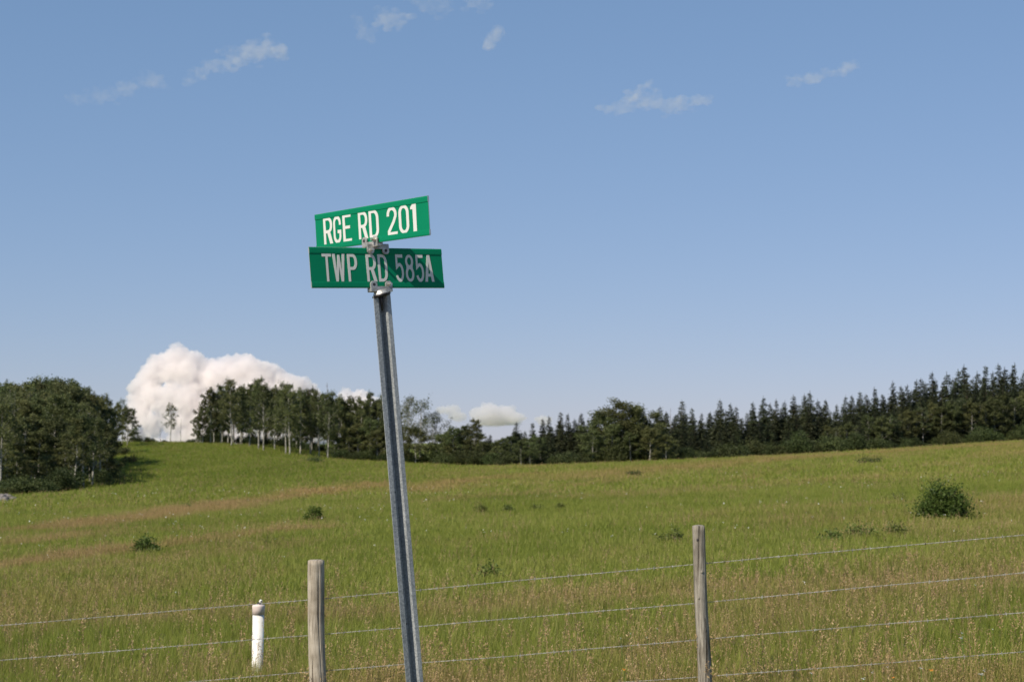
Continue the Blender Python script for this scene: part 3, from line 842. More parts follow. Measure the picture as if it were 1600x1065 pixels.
px = 325.0
while px < 640:
    y = float(np.interp(px, [325, 420, 640], [238, 236, 214])) + U(-3, 5)
    z = foot(px, y).z + U(0.8, 2.0)
    plant('bush', random.choice(BUSH), px, 690 - (z - EYE) / y * F, y, 'dark low bush growing between the trunks of the ridge row', 'bushes under the ridge aspens', 'bush', wide=1.3, parts=('stems', 'foliage'))
    px += U(6, 16)

# --- broadleaved trees in the dip behind the sign post
G3 = 'broadleaved trees in the dip of the treeline'
plant('willow_tree', PALE[0], 657, 624, 204, 'pale thin-leaved willow with see-through branches right of the sign post', G3, wide=1.1)
plant('willow_tree', PALE[1], 678, 645, 203, 'second, lower pale willow leaning beside the see-through one', G3, wide=1.0)
plant('willow_tree', PALE[1], 640, 622, 208, 'pale willow half hidden by the sign post', G3, wide=0.9)
for px, t, y, pr, lb in ((650, 668, 199, ROUND[1], 'dark low tree at the foot of the pale willows'), (690, 680, 198, ROUND[0], 'dark rounded tree between the pale willows and the light aspens'),
                         (708, 668, 197, ASPEN[5], 'light green aspen first right of the pale willows'), (724, 664, 198, ASPEN[2], 'light green aspen second right of the pale willows'),
                         (741, 656, 196, ASPEN[4], 'pointed light green aspen with the tallest tip left of the small dark spruce'), (754, 690, 194, ASPEN[5], 'low bushy aspen beside the small dark spruce'),
                         (783, 686, 192, ASPEN[5], 'small bushy aspen right of the small dark spruce'), (798, 680, 193, ASPEN[2], 'slim aspen under the first tall spruce of the middle treeline'),
                         (814, 688, 187, ASPEN[0], 'white stemmed young aspen at the edge of the grass, mid treeline'), (828, 690, 187, ASPEN[1], 'light green round-topped aspen with white stems, mid treeline'),
                         (845, 694, 189, ASPEN[5], 'light green bushy aspen just right of the white stemmed ones')):
    plant('aspen_tree' if pr in ASPEN else 'broadleaf_tree', pr, px, t, y, lb, G3, wide=1.15)
for px, t, y, kk in ((697, 674, 203, 0), (715, 671, 202, 4), (732, 669, 201, 2), (748, 676, 201, 0), (762, 694, 199, 5), (775, 690, 199, 2), (791, 684, 199, 4), (806, 678, 199, 0), (821, 684, 198, 2), (838, 682, 197, 5), (702, 696, 196, 5), (735, 694, 195, 5), (772, 704, 193, 5)):
    plant('aspen_tree', ASPEN[kk], px, t, y, 'leafy aspen filling the dip of the treeline right of the pale willows', G3, wide=1.3)
for px, t, lb in ((945, 646, 'left-hand crown of the big rounded deciduous clump among the spruces'), (973, 633, 'biggest rounded deciduous tree standing among the spruces'), (1000, 641, 'right-hand crown of the big rounded deciduous clump among the spruces')):
    plant('broadleaf_tree', ROUND[0 if px != 945 else 1], px, t, 193, lb, 'rounded deciduous trees among the spruces', wide=1.35)
for px, t in ((925, 672), (955, 670), (1015, 668), (985, 675), (1040, 680)):
    plant('aspen_tree', random.choice([ASPEN[5], ASPEN[2]]), px, t, 190, 'lower leafy tree at the foot of the big rounded deciduous clump', 'rounded deciduous trees among the spruces', wide=1.3)

# --- spruces
G4 = 'dark spruces of the treeline'
spires = [(766, 677), (807, 657), (832, 658), (848, 652), (858, 648), (876, 640), (887, 644), (898, 652), (908, 643), (919, 653), (998, 629), (1031, 632), (1066, 622), (1081, 634), (1096, 643), (1125, 621), (1141, 628), (1150, 632), (1167, 642), (1176, 626), (1193, 617),
          (1203, 628), (1213, 622), (1225, 624), (1240, 615), (1257, 613), (1265, 609), (1278, 622), (1290, 622), (1307, 630), (1321, 616), (1331, 615), (1344, 608), (1353, 613), (1367, 603), (1379, 613), (1395, 593), (1408, 600), (1417, 599),
          (1432, 591), (1440, 588), (1456, 578), (1481, 579), (1498, 575), (1507, 567), (1528, 578), (1541, 567), (1561, 565), (1571, 571), (1585, 565), (1600, 577), (1618, 566), (1640, 572), (1665, 560), (1690, 566), (1720, 556)]
LBS = {766: 'smallest dark spruce alone in the gap of the middle treeline', 807: 'first spruce spire right of the gap in the middle treeline', 876: 'tallest spruce spire left of the big rounded deciduous clump',
       998: 'spruce tip poking over the top of the rounded deciduous clump', 1066: 'tallest dense spruce just right of the rounded deciduous clump', 1031: 'slim spruce standing apart right of the rounded deciduous clump',
       1507: 'tall spruce spire on the high right-hand part of the forest, beside a shorter one', 1395: 'spruce with a clubbed top where the forest skyline steps up'}
def where(px):
    if px < 925: return 'between the gap and the rounded deciduous clump'
    if px < 1060: return 'behind and beside the rounded deciduous clump'
    if px < 1130: return 'straight above the grey fence post'
    if px < 1230: return 'in the even low row right of the grey fence post'
    if px < 1310: return 'in the slight hump before the forest skyline dips'
    if px < 1385: return 'where the forest skyline dips and starts climbing'
    if px < 1450: return 'left of the big round shrub, where the skyline climbs'
    if px < 1520: return 'straight above the big round shrub'
    return 'at the right edge of the photo'
def sec(px): return 'dark spruce ' + where(px)
def forest_y(px): return float(np.interp(px, [700, 830, 1000, 1200, 1400, 1600, 1750], [200, 200, 206, 216, 224, 236, 245]))
for px, t in spires:
    pr = random.choice(SPRUCE) if px not in (876, 1395, 1031) else SPRUCE[3]
    plant('spruce_tree', pr, px, t, forest_y(px) + U(-3, 4), LBS.get(px, sec(px)), G4, wide=U(1.05, 1.3) if t > 600 else U(1.15, 1.35))
sx, sy = [s_[0] for s_ in spires], [s_[1] for s_ in spires]
for dy, dt, step in ((7, 8, 15), (15, 10, 14), (-5, 24, 16), (-9, 46, 20)):
    px = 800 + U(0, 10)
    while px < 1730:
        plant('spruce_tree', random.choice(SPRUCE), px, float(np.interp(px, sx, sy)) + dt + abs(random.gauss(0, 6)), forest_y(px) + dy + U(-2, 2), sec(px), G4, wide=U(1.2, 1.5))
        px += step * U(0.7, 1.3)
# dead snags
SNAG = []
def snag_mesh(h):
    s = Soup(); z = np.linspace(-0.2, h, 7)
    pth = np.stack([np.cumsum(rng.normal(0, 0.04, 7)), np.cumsum(rng.normal(0, 0.04, 7)), z], 1)
    s.tube(pth, np.linspace(0.08, 0.015, 7), 6)
    for q in range(26):
        f = rng.uniform(0.25, 0.97); p0 = np.array([np.interp(f * h, z, pth[:, 0]), np.interp(f * h, z, pth[:, 1]), f * h]); az = rng.uniform(0, 2 * PI); L = 0.75 * (1.1 - f)
        s.tube(bezier_pts(p0, p0 + np.array([math.cos(az) * L, math.sin(az) * L, rng.uniform(-0.1, 0.3)]), 0.05, 3), [0.02, 0.014, 0.008], 3)
    return s.mesh('dead_tree'), h
for px, t, y, lb in ((1048, 637, 205, 'thin dead grey spruce snag between living spruces'), (283, 655, 229, 'thin bare dead stem on the ridge beside the lone sapling'), (252, 668, 229, 'short bare stem on the ridge at the foot of the cumulus cloud'), (512, 597, 214, 'thin bare branched stem sticking up over the ridge row')):
    me, h0 = snag_mesh(6.0)
    p = foot(px, y); o = link('dead_tree', me, M_DEAD); o.location = p
    kk = (top_z(t, y) - p.z) / h0; o.scale = (max(0.5, kk), max(0.5, kk), kk)
    tag(o, lb, 'tree', 'dead trees')
# dull deciduous trees in front of the tall spruces at the right
for i in range(26):
    px = 1290 + i * 14 + U(-5, 5)
    t = float(np.interp(px, [1290, 1400, 1500, 1600, 1700], [662, 640, 618, 612, 605])) + abs(random.gauss(0, 9))
    plant('aspen_tree', random.choice(ASPEN_SPARSE + ASPEN[:3] + [ASPEN[5]]), px, t, forest_y(px) - 9 + U(-2, 2), 'dull leafy tree before the spruces, ' + where(px), 'leafy trees before the spruces', wide=1.2)
# undergrowth along the forest edge: bushes
px = 845.0
while px < 1720:
    y = forest_y(px) - U(11, 17)
    p = foot(px, y)
    hh = U(0.9, 2.6) * random.choice((0.7, 1, 1.25))
    z = p.z + hh
    bpy_o = plant('bush', random.choice(BUSH), px, 690 - (z - EYE) / y * F, y, 'leafy bush at forest foot, ' + where(px), 'bushes along the spruce forest edge', 'bush', wide=U(1.0, 1.5), parts=('stems', 'foliage'))
    px += U(11, 26)
for px, y, hh in ((8, 139, 1.2), (28, 138, 1.5), (48, 137.5, 1.6), (66, 138, 1.2), (84, 139, 1.0), (100, 140, 1.1), (-15, 139, 1.6), (160, 150, 1.4), (172, 156, 1.3), (176, 166, 1.4), (190, 200, 1.0), (16, 136, 0.7), (95, 140, 2.2), (110, 143, 2.0)):
    z = foot(px, y).z + hh
    plant('bush', random.choice(BUSH), px, 690 - (z - EYE) / y * F, y, 'dark leafy bush along the front foot of the left grove', 'bushes at the left grove', 'bush', wide=1.25, parts=('stems', 'foliage'))
for px, y, hh in ((535, 206, 1.3), (555, 205, 1.1), (572, 205, 1.4), (600, 205, 1.2), (625, 203, 1.4), (640, 201, 1.5), (668, 200, 1.8), (690, 197, 2.0), (700, 195, 1.6), (722, 194, 2.0), (745, 192, 2.0), (768, 191, 1.8), (788, 190, 1.6)):
    z = foot(px, y).z + hh
    plant('bush', random.choice(BUSH), px, 690 - (z - EYE) / y * F, y, 'low leafy bush at the foot of the trees beside the sign post', 'bushes at the foot of the middle trees', 'bush', wide=1.4, parts=('stems', 'foliage'))
for px, y, hh in ((215, 226, 0.9), (232, 228, 0.9), (240, 228, 0.7), (258, 229, 0.5), (300, 229, 0.7)):
    z = foot(px, y).z + hh
    plant('bush', random.choice(BUSH), px, 690 - (z - EYE) / y * F, y, 'tiny bush on the open ridge crest below the cumulus cloud', 'bushes on the ridge crest', 'bush', wide=1.1, parts=('stems', 'foliage'))

# ------------------------------------------------------------------ shrubs and weeds standing in the field
def field_bush(px, py, w_px, h_px, label, cat='shrub', name='shrub', leaf=0.07, leaves=3600, mat=M_SHRUB, grp='shrubs standing in the field', stems=22):
    p = on_ground(px, py)
    deep = (0.22 if name == 'shrub' else 0.13) if p.y < 120 else 0.05     # how much of it stands hidden in the grass
    p = on_ground(px, py + 0.8 * deep * F / p.y)
    k = p.y / F
    st, fo, _ = bush_meshes(h_px * k * 1.05 + deep, w_px * k * 0.68, leaves, leaf, stems)
    o = empty(name, p)
    link('stems', st, M_BARK_DARK, o); link('foliage', fo, mat, o)
    tag(o, label, cat, grp)
    return o
field_bush(1475, 810, 76, 54, 'big rounded dark green shrub on the slope at the right', leaf=0.06, leaves=8000, stems=40)
field_bush(492, 812, 28, 20, 'small round dark green shrub left of the sign post', leaf=0.07, leaves=2400)
field_bush(230, 861, 40, 15, 'low wide dark green shrub in the field above the white pipe', leaf=0.05, leaves=2400)
for px, py, w, h, lb in ((765, 905, 44, 18, 'dark weed tuft right behind the top wire, middle of the field'), (1300, 846, 40, 14, 'dark weed patch above the top wire, nearest the right post'), (1345, 842, 60, 17, 'dark weed patch above the top wire in the middle of three'),
                        (1400, 838, 50, 16, 'dark weed patch above the top wire directly below the big shrub'), (1405, 782, 46, 12, 'thin dark weed patch left of the big shrub'), (750, 802, 26, 13, 'dark weed clump first right of the sign post, halfway up the field'),
                        (795, 800, 24, 9, 'low dark weed clump second right of the sign post, halfway up the field'), (838, 797, 24, 10, 'dark weed clump third right of the sign post, halfway up the field'), (875, 796, 20, 8, 'dark weed clump fourth right of the sign post, halfway up the field'),
                        (1050, 848, 48, 14, 'dark weed clump just left of the right post top'), (990, 744, 26, 7, 'dark weed tuft near the crest under the rounded deciduous clump'), (290, 793, 16, 6, 'small dark tuft beside the tan streak on the left slope'),
                        (1360, 725, 50, 8, 'faint dark weed patch near the crest at the right'), (190, 757, 60, 9, 'dark low leafy patch added as the tree shadow beside the left grove'), (205, 722, 26, 10, 'dark scrub on the slope behind the left grove'), (490, 722, 40, 8, 'dark scrub on the slope below the ridge row')):  # the low dark clump beside the left grove is added as its cast shadow
    field_bush(px, py, w, h, lb, 'weeds', 'weed_clump', 0.05 if py > 780 else 0.10, 1100, M_WEED if py > 760 else M_BUSH, 'dark weed clumps in the field', 16)

# stones by the left grove
for i, (px, py, s_, lb) in enumerate(((6, 786, 0.5, 'pale field stone lowest in the heap at the left grove'), (12, 779, 0.42, 'grey field stone on top of the heap at the left grove'), (19, 783, 0.35, 'small grey field stone at the near end of the heap by the left grove'), (3, 780, 0.45, 'brownish field stone at the back of the heap by the left grove'))):
    bm = bmesh.new(); bmesh.ops.create_icosphere(bm, subdivisions=3, radius=s_)
    for v in bm.verts:
        v.co *= 1 + 0.35 * mnoise.noise(v.co * 1.5 / s_ + Vector((i * 9, 0, 0))) + 0.1 * mnoise.noise(v.co * 5 / s_)
        v.co.z *= 0.7
    o = link('stone', bm_mesh(bm, 'stone'), M_STONE, smooth=True)
    p = on_ground(px, py, hi=139); o.location = p + Vector((0, 0, s_ * 0.25))
    tag(o, lb, 'stone', 'stones by the left grove')

# ------------------------------------------------------------------ grass (nobody could count it)
def tuft(n, h, spread, bw, seed, heads=0, wide=1.0):
    r_ = np.random.default_rng(seed)
    V, Fc, mi = [], [], []
    def blade(base, d, H, w, mat, droop):
        side = np.array([-d[1], d[0], 0.0])
        i0 = len(V)
        ts = (0.0, 0.45, 0.8, 1.0)
        for t in ts:
            c = base + np.array([d[0], d[1], 0]) * H * (droop * t ** 2) + np.array([0, 0, H * (t - 0.25 * droop * t * t)])
            ww = w * (1 - t) ** 0.6 * 0.5
            if t == 1.0: V.append(c)
            else: V.append(c - side * ww); V.append(c + side * ww)
        Fc.append((i0, i0 + 1, i0 + 3, i0 + 2)); Fc.append((i0 + 2, i0 + 3, i0 + 5, i0 + 4)); Fc.append((i0 + 4, i0 + 5, i0 + 6))
        mi.extend([mat] * 3)
        return V[i0 + 6]
    for k in range(n):
        an = r_.uniform(0, 2 * PI); rad = spread * math.sqrt(r_.random())
        b = np.array([math.cos(an) * rad, math.sin(an) * rad, -0.02])
        da = r_.uniform(0, 2 * PI)
        blade(b, (math.cos(da), math.sin(da)), h * r_.uniform(0.5, 1.1), bw * r_.uniform(0.7, 1.3), 0, r_.uniform(0.1, 0.75))
    for k in range(heads):
        an = r_.uniform(0, 2 * PI); rad = spread * math.sqrt(r_.random())
        b = np.array([math.cos(an) * rad, math.sin(an) * rad, -0.02]); da = r_.uniform(0, 2 * PI)
        tip = blade(b, (math.cos(da), math.sin(da)), h * r_.uniform(1.0, 1.5), bw * 0.45, 1, r_.uniform(0.05, 0.35))
        hl = 0.11 * r_.uniform(0.7, 1.3) * wide
        for q in range(9):                    # the seed head: little spikelets round the tip
            c = tip - np.array([0, 0, hl * q / 9]) ; d = r_.normal(size=3); d[2] = abs(d[2]) * 0.8 + 0.4; d /= np.linalg.norm(d)
            s_ = np.cross(d, r_.normal(size=3)); s_ /= np.linalg.norm(s_)
            l = 0.019 * wide * r_.uniform(0.7, 1.3); w = 0.0034 * wide
            i0 = len(V); V.extend([c, c + d * l * 0.5 - s_ * w, c + d * l, c + d * l * 0.5 + s_ * w]); Fc.append((i0, i0 + 1, i0 + 2, i0 + 3)); mi.append(1)
    me = np_mesh('grass_tuft', np.array(V), Fc)
    me.materials.append(M_BLADE); me.materials.append(M_SEED)
    me.polygons.foreach_set('material_index', mi)
    return me

TC = bpy.data.collections.new('grass_tufts')
spec = [(34, 0.30, 0.10, 0.007, 1, 0, 1), (36, 0.36, 0.12, 0.006, 2, 0, 1), (26, 0.24, 0.12, 0.008, 3, 0, 1),            # 0-2 green, close
        (24, 0.28, 0.11, 0.006, 4, 5, 1), (22, 0.32, 0.13, 0.006, 5, 6, 1.1), (20, 0.26, 0.12, 0.006, 6, 4, 1),           # 3-5 with seed heads, close
        (60, 0.26, 0.38, 0.013, 7, 0, 1), (60, 0.30, 0.42, 0.012, 8, 0, 1.5), (50, 0.22, 0.38, 0.014, 9, 0, 1),           # 6-8 wider clumps
        (50, 0.26, 0.40, 0.012, 10, 5, 1.6), (46, 0.30, 0.42, 0.012, 11, 6, 1.6),                                       # 9-10 wider clumps, seed heads
        (70, 0.24, 0.9, 0.030, 12, 0, 1), (70, 0.28, 0.9, 0.028, 13, 2, 3.0), (60, 0.22, 0.9, 0.03, 14, 7, 2.4),
        (8, 0.52, 0.12, 0.006, 15, 5, 1.2)]          # 14 tall stalks in the rank grass along the fence          # 11-13 far swathes
for i, s_ in enumerate(spec):
    TC.objects.link(bpy.data.objects.new('tuft_%02d' % i, tuft(*s_)))

def scatter(name, x, y, kind, scale, label, mats=None, lift=0.0):
    z = ground(x, y) + lift
    me = bpy.data.meshes.new(name)
    n = len(x)
    me.vertices.add(n); me.vertices.foreach_set('co', np.stack([x, y, z], 1).astype(np.float32).ravel())
    def attr(nm, t, v, key):
        a_ = me.attributes.new(nm, t, 'POINT'); a_.data.foreach_set(key, np.ascontiguousarray(v).ravel())
    attr('kind_index', 'INT', kind.astype(np.int32), 'value')
    rot = np.stack([rng.normal(0, 0.12, n), rng.normal(0, 0.12, n), rng.uniform(0, 2 * PI, n)], 1).astype(np.float32)
    attr('turn', 'FLOAT_VECTOR', rot, 'vector')
    attr('size', 'FLOAT_VECTOR', np.stack([scale, scale, scale * rng.uniform(0.8, 1.25, n)], 1).astype(np.float32), 'vector')
    attr('dry', 'FLOAT', np.clip(dryness(x, y) * rng.uniform(0.5, 1.3, n) - 0.10 * lushness(x, y), 0, 1).astype(np.float32), 'value')
    attr('tone', 'FLOAT', np.clip(0.75 * fbm(x / 6.0, y / 6.0, 81, 3) + rng.normal(0.1, 0.16, n) - 0.3 * lushness(x, y), 0, 1).astype(np.float32), 'value')
    o = bpy.data.objects.new(name, me); COL.objects.link(o)
    ng = bpy.data.node_groups.new(name + '_scatter', 'GeometryNodeTree')
    ng.interface.new_socket('Geometry', in_out='INPUT', socket_type='NodeSocketGeometry')
    ng.interface.new_socket('Geometry', in_out='OUTPUT', socket_type='NodeSocketGeometry')
    nn, ll = ng.nodes, ng.links
    gi, go = nn.new('NodeGroupInput'), nn.new('NodeGroupOutput')
    ip = nn.new('GeometryNodeInstanceOnPoints'); ci = nn.new('GeometryNodeCollectionInfo')
    ci.inputs['Collection'].default_value = TC; ci.inputs['Separate Children'].default_value = True; ci.inputs['Reset Children'].default_value = True
    ip.inputs['Pick Instance'].default_value = True
    def named(nm, t):
        q = nn.new('GeometryNodeInputNamedAttribute'); q.data_type = t; q.inputs['Name'].default_value = nm
        return q.outputs['Attribute']
    ll.new(gi.outputs[0], ip.inputs['Points']); ll.new(ci.outputs[0], ip.inputs['Instance'])
    ll.new(named('kind_index', 'INT'), ip.inputs['Instance Index'])
    ll.new(named('size', 'FLOAT_VECTOR'), ip.inputs['Scale'])
    e2r = nn.new('FunctionNodeEulerToRotation'); ll.new(named('turn', 'FLOAT_VECTOR'), e2r.inputs[0]); ll.new(e2r.outputs[0], ip.inputs['Rotation'])
    ll.new(ip.outputs[0], go.inputs[0])
    md = o.modifiers.new('scatter', 'NODES'); md.node_group = ng
    tag(o, label, kind='stuff')
    return o

def sow(n, y0, y1, margin=1.35):
    y = np.sqrt(rng.uniform(y0 ** 2, y1 ** 2, n))
    x = rng.uniform(-1, 1, n) * y * 800 / F * margin
    return x, y
gx, gy, gk, gs = [], [], [], []
dx_, dy_, dk, ds = [], [], [], []
PX, PY = at(403, 1000, 16.5).x, 16.5
for (n, y0, y1, green, dryk, s0, s1) in ((26000, 9.5, 21, (0, 1, 2), (3, 4, 5, 14), 0.55, 1.1), (30000, 20, 42, (6, 7, 8), (9, 10), 0.55, 1.0), (46000, 40, 92, (6, 7, 8), (9, 10), 0.75, 1.2), (30000, 85, 235, (11, 12), (13,), 0.8, 1.2)):
    x, y = sow(n, y0, y1)
    keep = ~((np.abs(x - PX) < 0.22) & (y > PY - 0.55) & (y < PY + 0.15))     # thin, trodden grass round the pipe
    x, y = x[keep], y[keep]
    d = dryness(x, y)
    is_dry = rng.random(len(x)) < (0.03 + 0.38 * d) * (1 if y1 < 30 else 0.8)
    for sel, ks, X_, Y_, K_, S_ in ((~is_dry, green, gx, gy, gk, gs), (is_dry, dryk, dx_, dy_, dk, ds)):
        X_.append(x[sel]); Y_.append(y[sel]); K_.append(rng.choice(ks, sel.sum())); S_.append(rng.uniform(s0, s1, sel.sum()))
cat_ = np.concatenate
scatter('grass', cat_(gx), cat_(gy), cat_(gk), cat_(gs), 'tall green pasture grass growing all over the field')
scatter('dry_grass', cat_(dx_), cat_(dy_), cat_(dk), cat_(ds), 'tan seed heads and dry stalks in bands through the pasture')

# small white flower dots further off
def flower_dots():
    V, Q = [], []
    pts = []
    x, y = sow(900, 18, 120, 1.1)
    m = fbm(x / 8, y / 8, 91, 3) > 0.5
    x, y = x[m], y[m]
    z = ground(x, y) + rng.uniform(0.18, 0.36, len(x))
    c = np.stack([x, y, z], 1)
    c = np.repeat(c, 3, 0) + rng.normal(0, 0.018, (3 * len(c), 3))
    sz = 0.024 * np.clip(c[:, 1] / 40, 0.8, 1.7) * rng.uniform(0.6, 1.2, len(c))
    V, Q = leaf_quads(c, sz, 0.95, 0.3)
    o = link('wildflowers', np_mesh('wildflowers', V, Q), M_PETAL)
    tag(o, 'scattered tiny white flowers dotting the far pasture', kind='stuff')
flower_dots()

# nearer flowers, one by one
def flower(px, py, y, r, mat, label, grp, petals=9, cup=0.15, height=0.42):
    y0 = y
    for y in np.arange(9.6, 30, 0.15):       # where a stem of this height brings the flower into its sight line
        p = at(px, py, float(y))
        g = gz(p.x, p.y)
        if p.z - g < height: break
    r *= float(y) / y0
    hgt = max(0.15, p.z - g)
    o = empty('wildflower', (p.x, p.y, g))
    s = Soup(); s.tube(bezier_pts((0.03, 0.0, -0.02), (0, 0, hgt), 0.02, 5), [0.004, 0.0035, 0.003, 0.003, 0.003], 5)
    link('stem', s.mesh('stem'), M_STEM, o)
    bm = bmesh.new()
    for k in range(petals):
        a0 = 2 * PI * k / petals + U(-0.15, 0.15); ca, sa = math.cos(a0), math.sin(a0)
        L = r * U(0.85, 1.1); w = r * 0.42
        pts = [(0.15 * L, 0, 0), (0.55 * L, -w * 0.5, cup * L * 0.6), (L, -w * 0.3, cup * L), (L * 1.04, 0, cup * L * 1.02), (L, w * 0.3, cup * L), (0.55 * L, w * 0.5, cup * L * 0.6)]
        bm.faces.new([bm.verts.new((x_ * ca - y_ * sa, x_ * sa + y_ * ca, hgt + z_ + 0.0015 * k)) for x_, y_, z_ in pts])
    link('petals', bm_mesh(bm, 'petals'), mat, o)
    bm = bmesh.new(); bmesh.ops.create_icosphere(bm, subdivisions=2, radius=r * 0.28, matrix=Matrix.Translation((0, 0, hgt + r * 0.12)) @ Matrix.Diagonal((1, 1, 0.6, 1)))
    link('flower_centre', bm_mesh(bm, 'flower_centre'), M_YELLOW if mat is M_ORANGE else M_PETAL, o)
    tag(o, label, 'flower', grp)
GW = 'white wildflowers in the near grass'
for px, py, y, r, lb in ((1502, 997, 16.5, 0.024, 'large white flower head below the third wire at the right'), (1503, 989, 17.0, 0.014, 'small white flower just above the large white one below the third wire'), (1533, 1054, 14.2, 0.028, 'large white flower head at the bottom edge near the right corner'),
                         (1538, 1048, 14.6, 0.014, 'small white flower just above the large one near the bottom right corner'), (1439, 1044, 14.6, 0.016, 'white flower left of the right-hand orange flower'), (1551, 983, 17.2, 0.012, 'tiny white flower under the third wire near the right edge'),
                         (1349, 1061, 14.0, 0.020, 'white flower low at the bottom edge right of the right post'), (1363, 1051, 14.4, 0.013, 'small white flower above the bottom-edge one right of the right post'), (1387, 1043, 14.7, 0.014, 'white flower touching the lowest wire right of the right post'),
                         (1268, 1052, 14.4, 0.016, 'white flower on the lowest wire nearest the right post'), (1524, 914, 22.5, 0.017, 'white flower pair member highest between the second and third wires, left one'), (1536, 910, 23.0, 0.017, 'white flower highest between the second and third wires, right one'),
                         (1148, 924, 21.5, 0.015, 'white flower beside the second wire just right of the right post'), (985, 990, 16.6, 0.010, 'small white flower above the third wire left of the right post'), (1011, 996, 16.4, 0.012, 'second small white flower above the third wire left of the right post'),
                         (1027, 982, 16.9, 0.010, 'highest small white flower above the third wire left of the right post'), (970, 997, 16.4, 0.011, 'lowest small white flower above the third wire left of the right post')):
    flower(px, py, y, r, M_PETAL, lb, GW, 10, 0.05)
flower(1455, 1048, 14.4, 0.024, M_ORANGE, 'orange wildflower with yellow centre near the right end of the lowest wire', 'orange wildflowers', 6, 0.5)
flower(1395, 1059, 14.0, 0.018, M_ORANGE, 'small orange wildflower at the bottom edge beside white flowers', 'orange wildflowers', 6, 0.5)
flower(975, 1047, 14.4, 0.020, M_ORANGE, 'lone orange wildflower left of the right post under the third wire', 'orange wildflowers', 6, 0.6)

# ------------------------------------------------------------------ the fence
def post_mesh(bot, top, r0, r1, seed):
    """a round weathered post from bot to top, a little crooked, with checks and a worn top"""
    bot, top = Vector(bot), Vector(top)
    n, m = 110, 46
    checks = [(2 * PI * (j + mnoise.noise(Vector((seed, j, 3))) * 0.8) / 6, 0.045 + 0.03 * abs(mnoise.noise(Vector((seed, j, 9)))), 0.3 + 0.5 * mnoise.noise(Vector((seed, j, 5)))) for j in range(6)]
    V, Q = [], []
    for i in range(m):
        t = i / (m - 1)
        c = bot.lerp(top, t)
        c = c + Vector((mnoise.noise(Vector((t * 2.2, seed, 0))), mnoise.noise(Vector((t * 2.2, seed, 7))), 0)) * 0.012
        for k in range(n):
            an = 2 * PI * k / n
            r = (r0 * (1 - t) + r1 * t) * (1 + 0.07 * mnoise.noise(Vector((math.cos(an) * 1.6 + seed, math.sin(an) * 1.6, t * 2.5))) + 0.022 * mnoise.noise(Vector((math.cos(an) * 6, math.sin(an) * 6 + seed, t * 5))))
            for a0, wd, tc_ in checks:       # drying cracks that wander along the grain
                da = (an - a0 - 0.12 * mnoise.noise(Vector((t * 4, a0, seed))) + PI) % (2 * PI) - PI
                r -= r * 0.11 * math.exp(-(da / wd) ** 2) * max(0.0, min(1.0, 0.5 + 1.6 * mnoise.noise(Vector((t * 2.2 + tc_ * 7, a0 * 3, seed)))))
            if i == m - 1: r *= 0.985
            V.append(c + Vector((math.cos(an) * r, math.sin(an) * r, 0)))
    for i in range(m - 1):
        for k in range(n): Q.append((i * n + k, i * n + (k + 1) % n, (i + 1) * n + (k + 1) % n, (i + 1) * n + k))
    base = (m - 1) * n
    inner = len(V)
    for k in range(n):
        c = V[base + k]; V.append(top + (c - top) * 0.6 + Vector((0, 0, 0.006 + 0.004 * mnoise.noise(c * 60))))
    for k in range(n): Q.append((base + k, base + (k + 1) % n, inner + (k + 1) % n, inner + k))
    V.append(top + Vector((0, 0, 0.007)))
    for k in range(n): Q.append((inner + k, inner + (k + 1) % n, len(V) - 1))
    me = bpy.data.meshes.new('fence_post'); me.from_pydata(V, [], Q); me.update()
    return me

PA, PB = (-1.525, 13.0), (1.385, 12.2)      # the two posts in view; the fence line runs through them
def fence_xy(px):
    ux, uy = PB[0] - PA[0], PB[1] - PA[1]
    k = (px - 800) / F * 1.0
    t = (k * PA[1] - PA[0]) / (ux - k * uy)
    return PA[0] + ux * t, PA[1] + uy * t

fence = empty('barbed_wire_fence', (PA[0], PA[1], gz(*PA)))
tag(fence, 'barbed wire fence on weathered wooden posts along the near edge of the field', 'fence')
fi = Matrix.Translation(-Vector(fence.location))
def fpart(name, me, mat, smooth=True, label=None):
    me.transform(fi)
    o = link(name, me, mat, fence, smooth)
    if label: o['label'] = label
    return o
posts = []
for (ptop, pbot, y, r1, r0, mat, sd, lb) in (((493.5, 875), (496.5, 1065), PA[1], 0.0625, 0.067, M_WOOD_A, 1.0, 'thick pale brown wooden post with a flat top'), ((1091.0, 821), (1101.5, 1065), PB[1], 0.044, 0.052, M_WOOD_B, 4.0, 'thin grey wooden post with dark knots'),
                                       ((-110, 915), (-112, 1065), fence_xy(-111)[1], 0.055, 0.06, M_WOOD_A, 8.0, None), ((1712, 778), (1716, 1065), fence_xy(1712)[1], 0.05, 0.055, M_WOOD_B, 12.0, None)):
    a_, b_ = at(*ptop, y), at(*pbot, y)
    d = (b_ - a_).normalized()
    bot = a_ + d * ((a_.z - gz(a_.x, a_.y)) / max(0.5, -d.z) + 0.15)
    o = fpart('fence_post', post_mesh(bot, a_, r0, r1, sd), mat, True, lb)
    posts.append((a_, bot, r0))
    # knots on the grey post
    if sd == 4.0:
        for hh, side in ((0.10, -0.3), (0.33, 0.2), (0.52, -0.5), (0.75, 0.35)):
            c = a_ + d * hh
            bm = bmesh.new(); bmesh.ops.create_uvsphere(bm, u_segments=14, v_segments=8, radius=1.0, matrix=Matrix.Translation(c + Vector((side * 0.04, -0.041, 0))) @ Matrix.Diagonal((0.010, 0.007, 0.014, 1)))
            me = bm_mesh(bm, 'knot'); me.transform(fi); kn = link('knot', me, M_IRON if hh == 0.1 else M_WOOD_B, o, True)

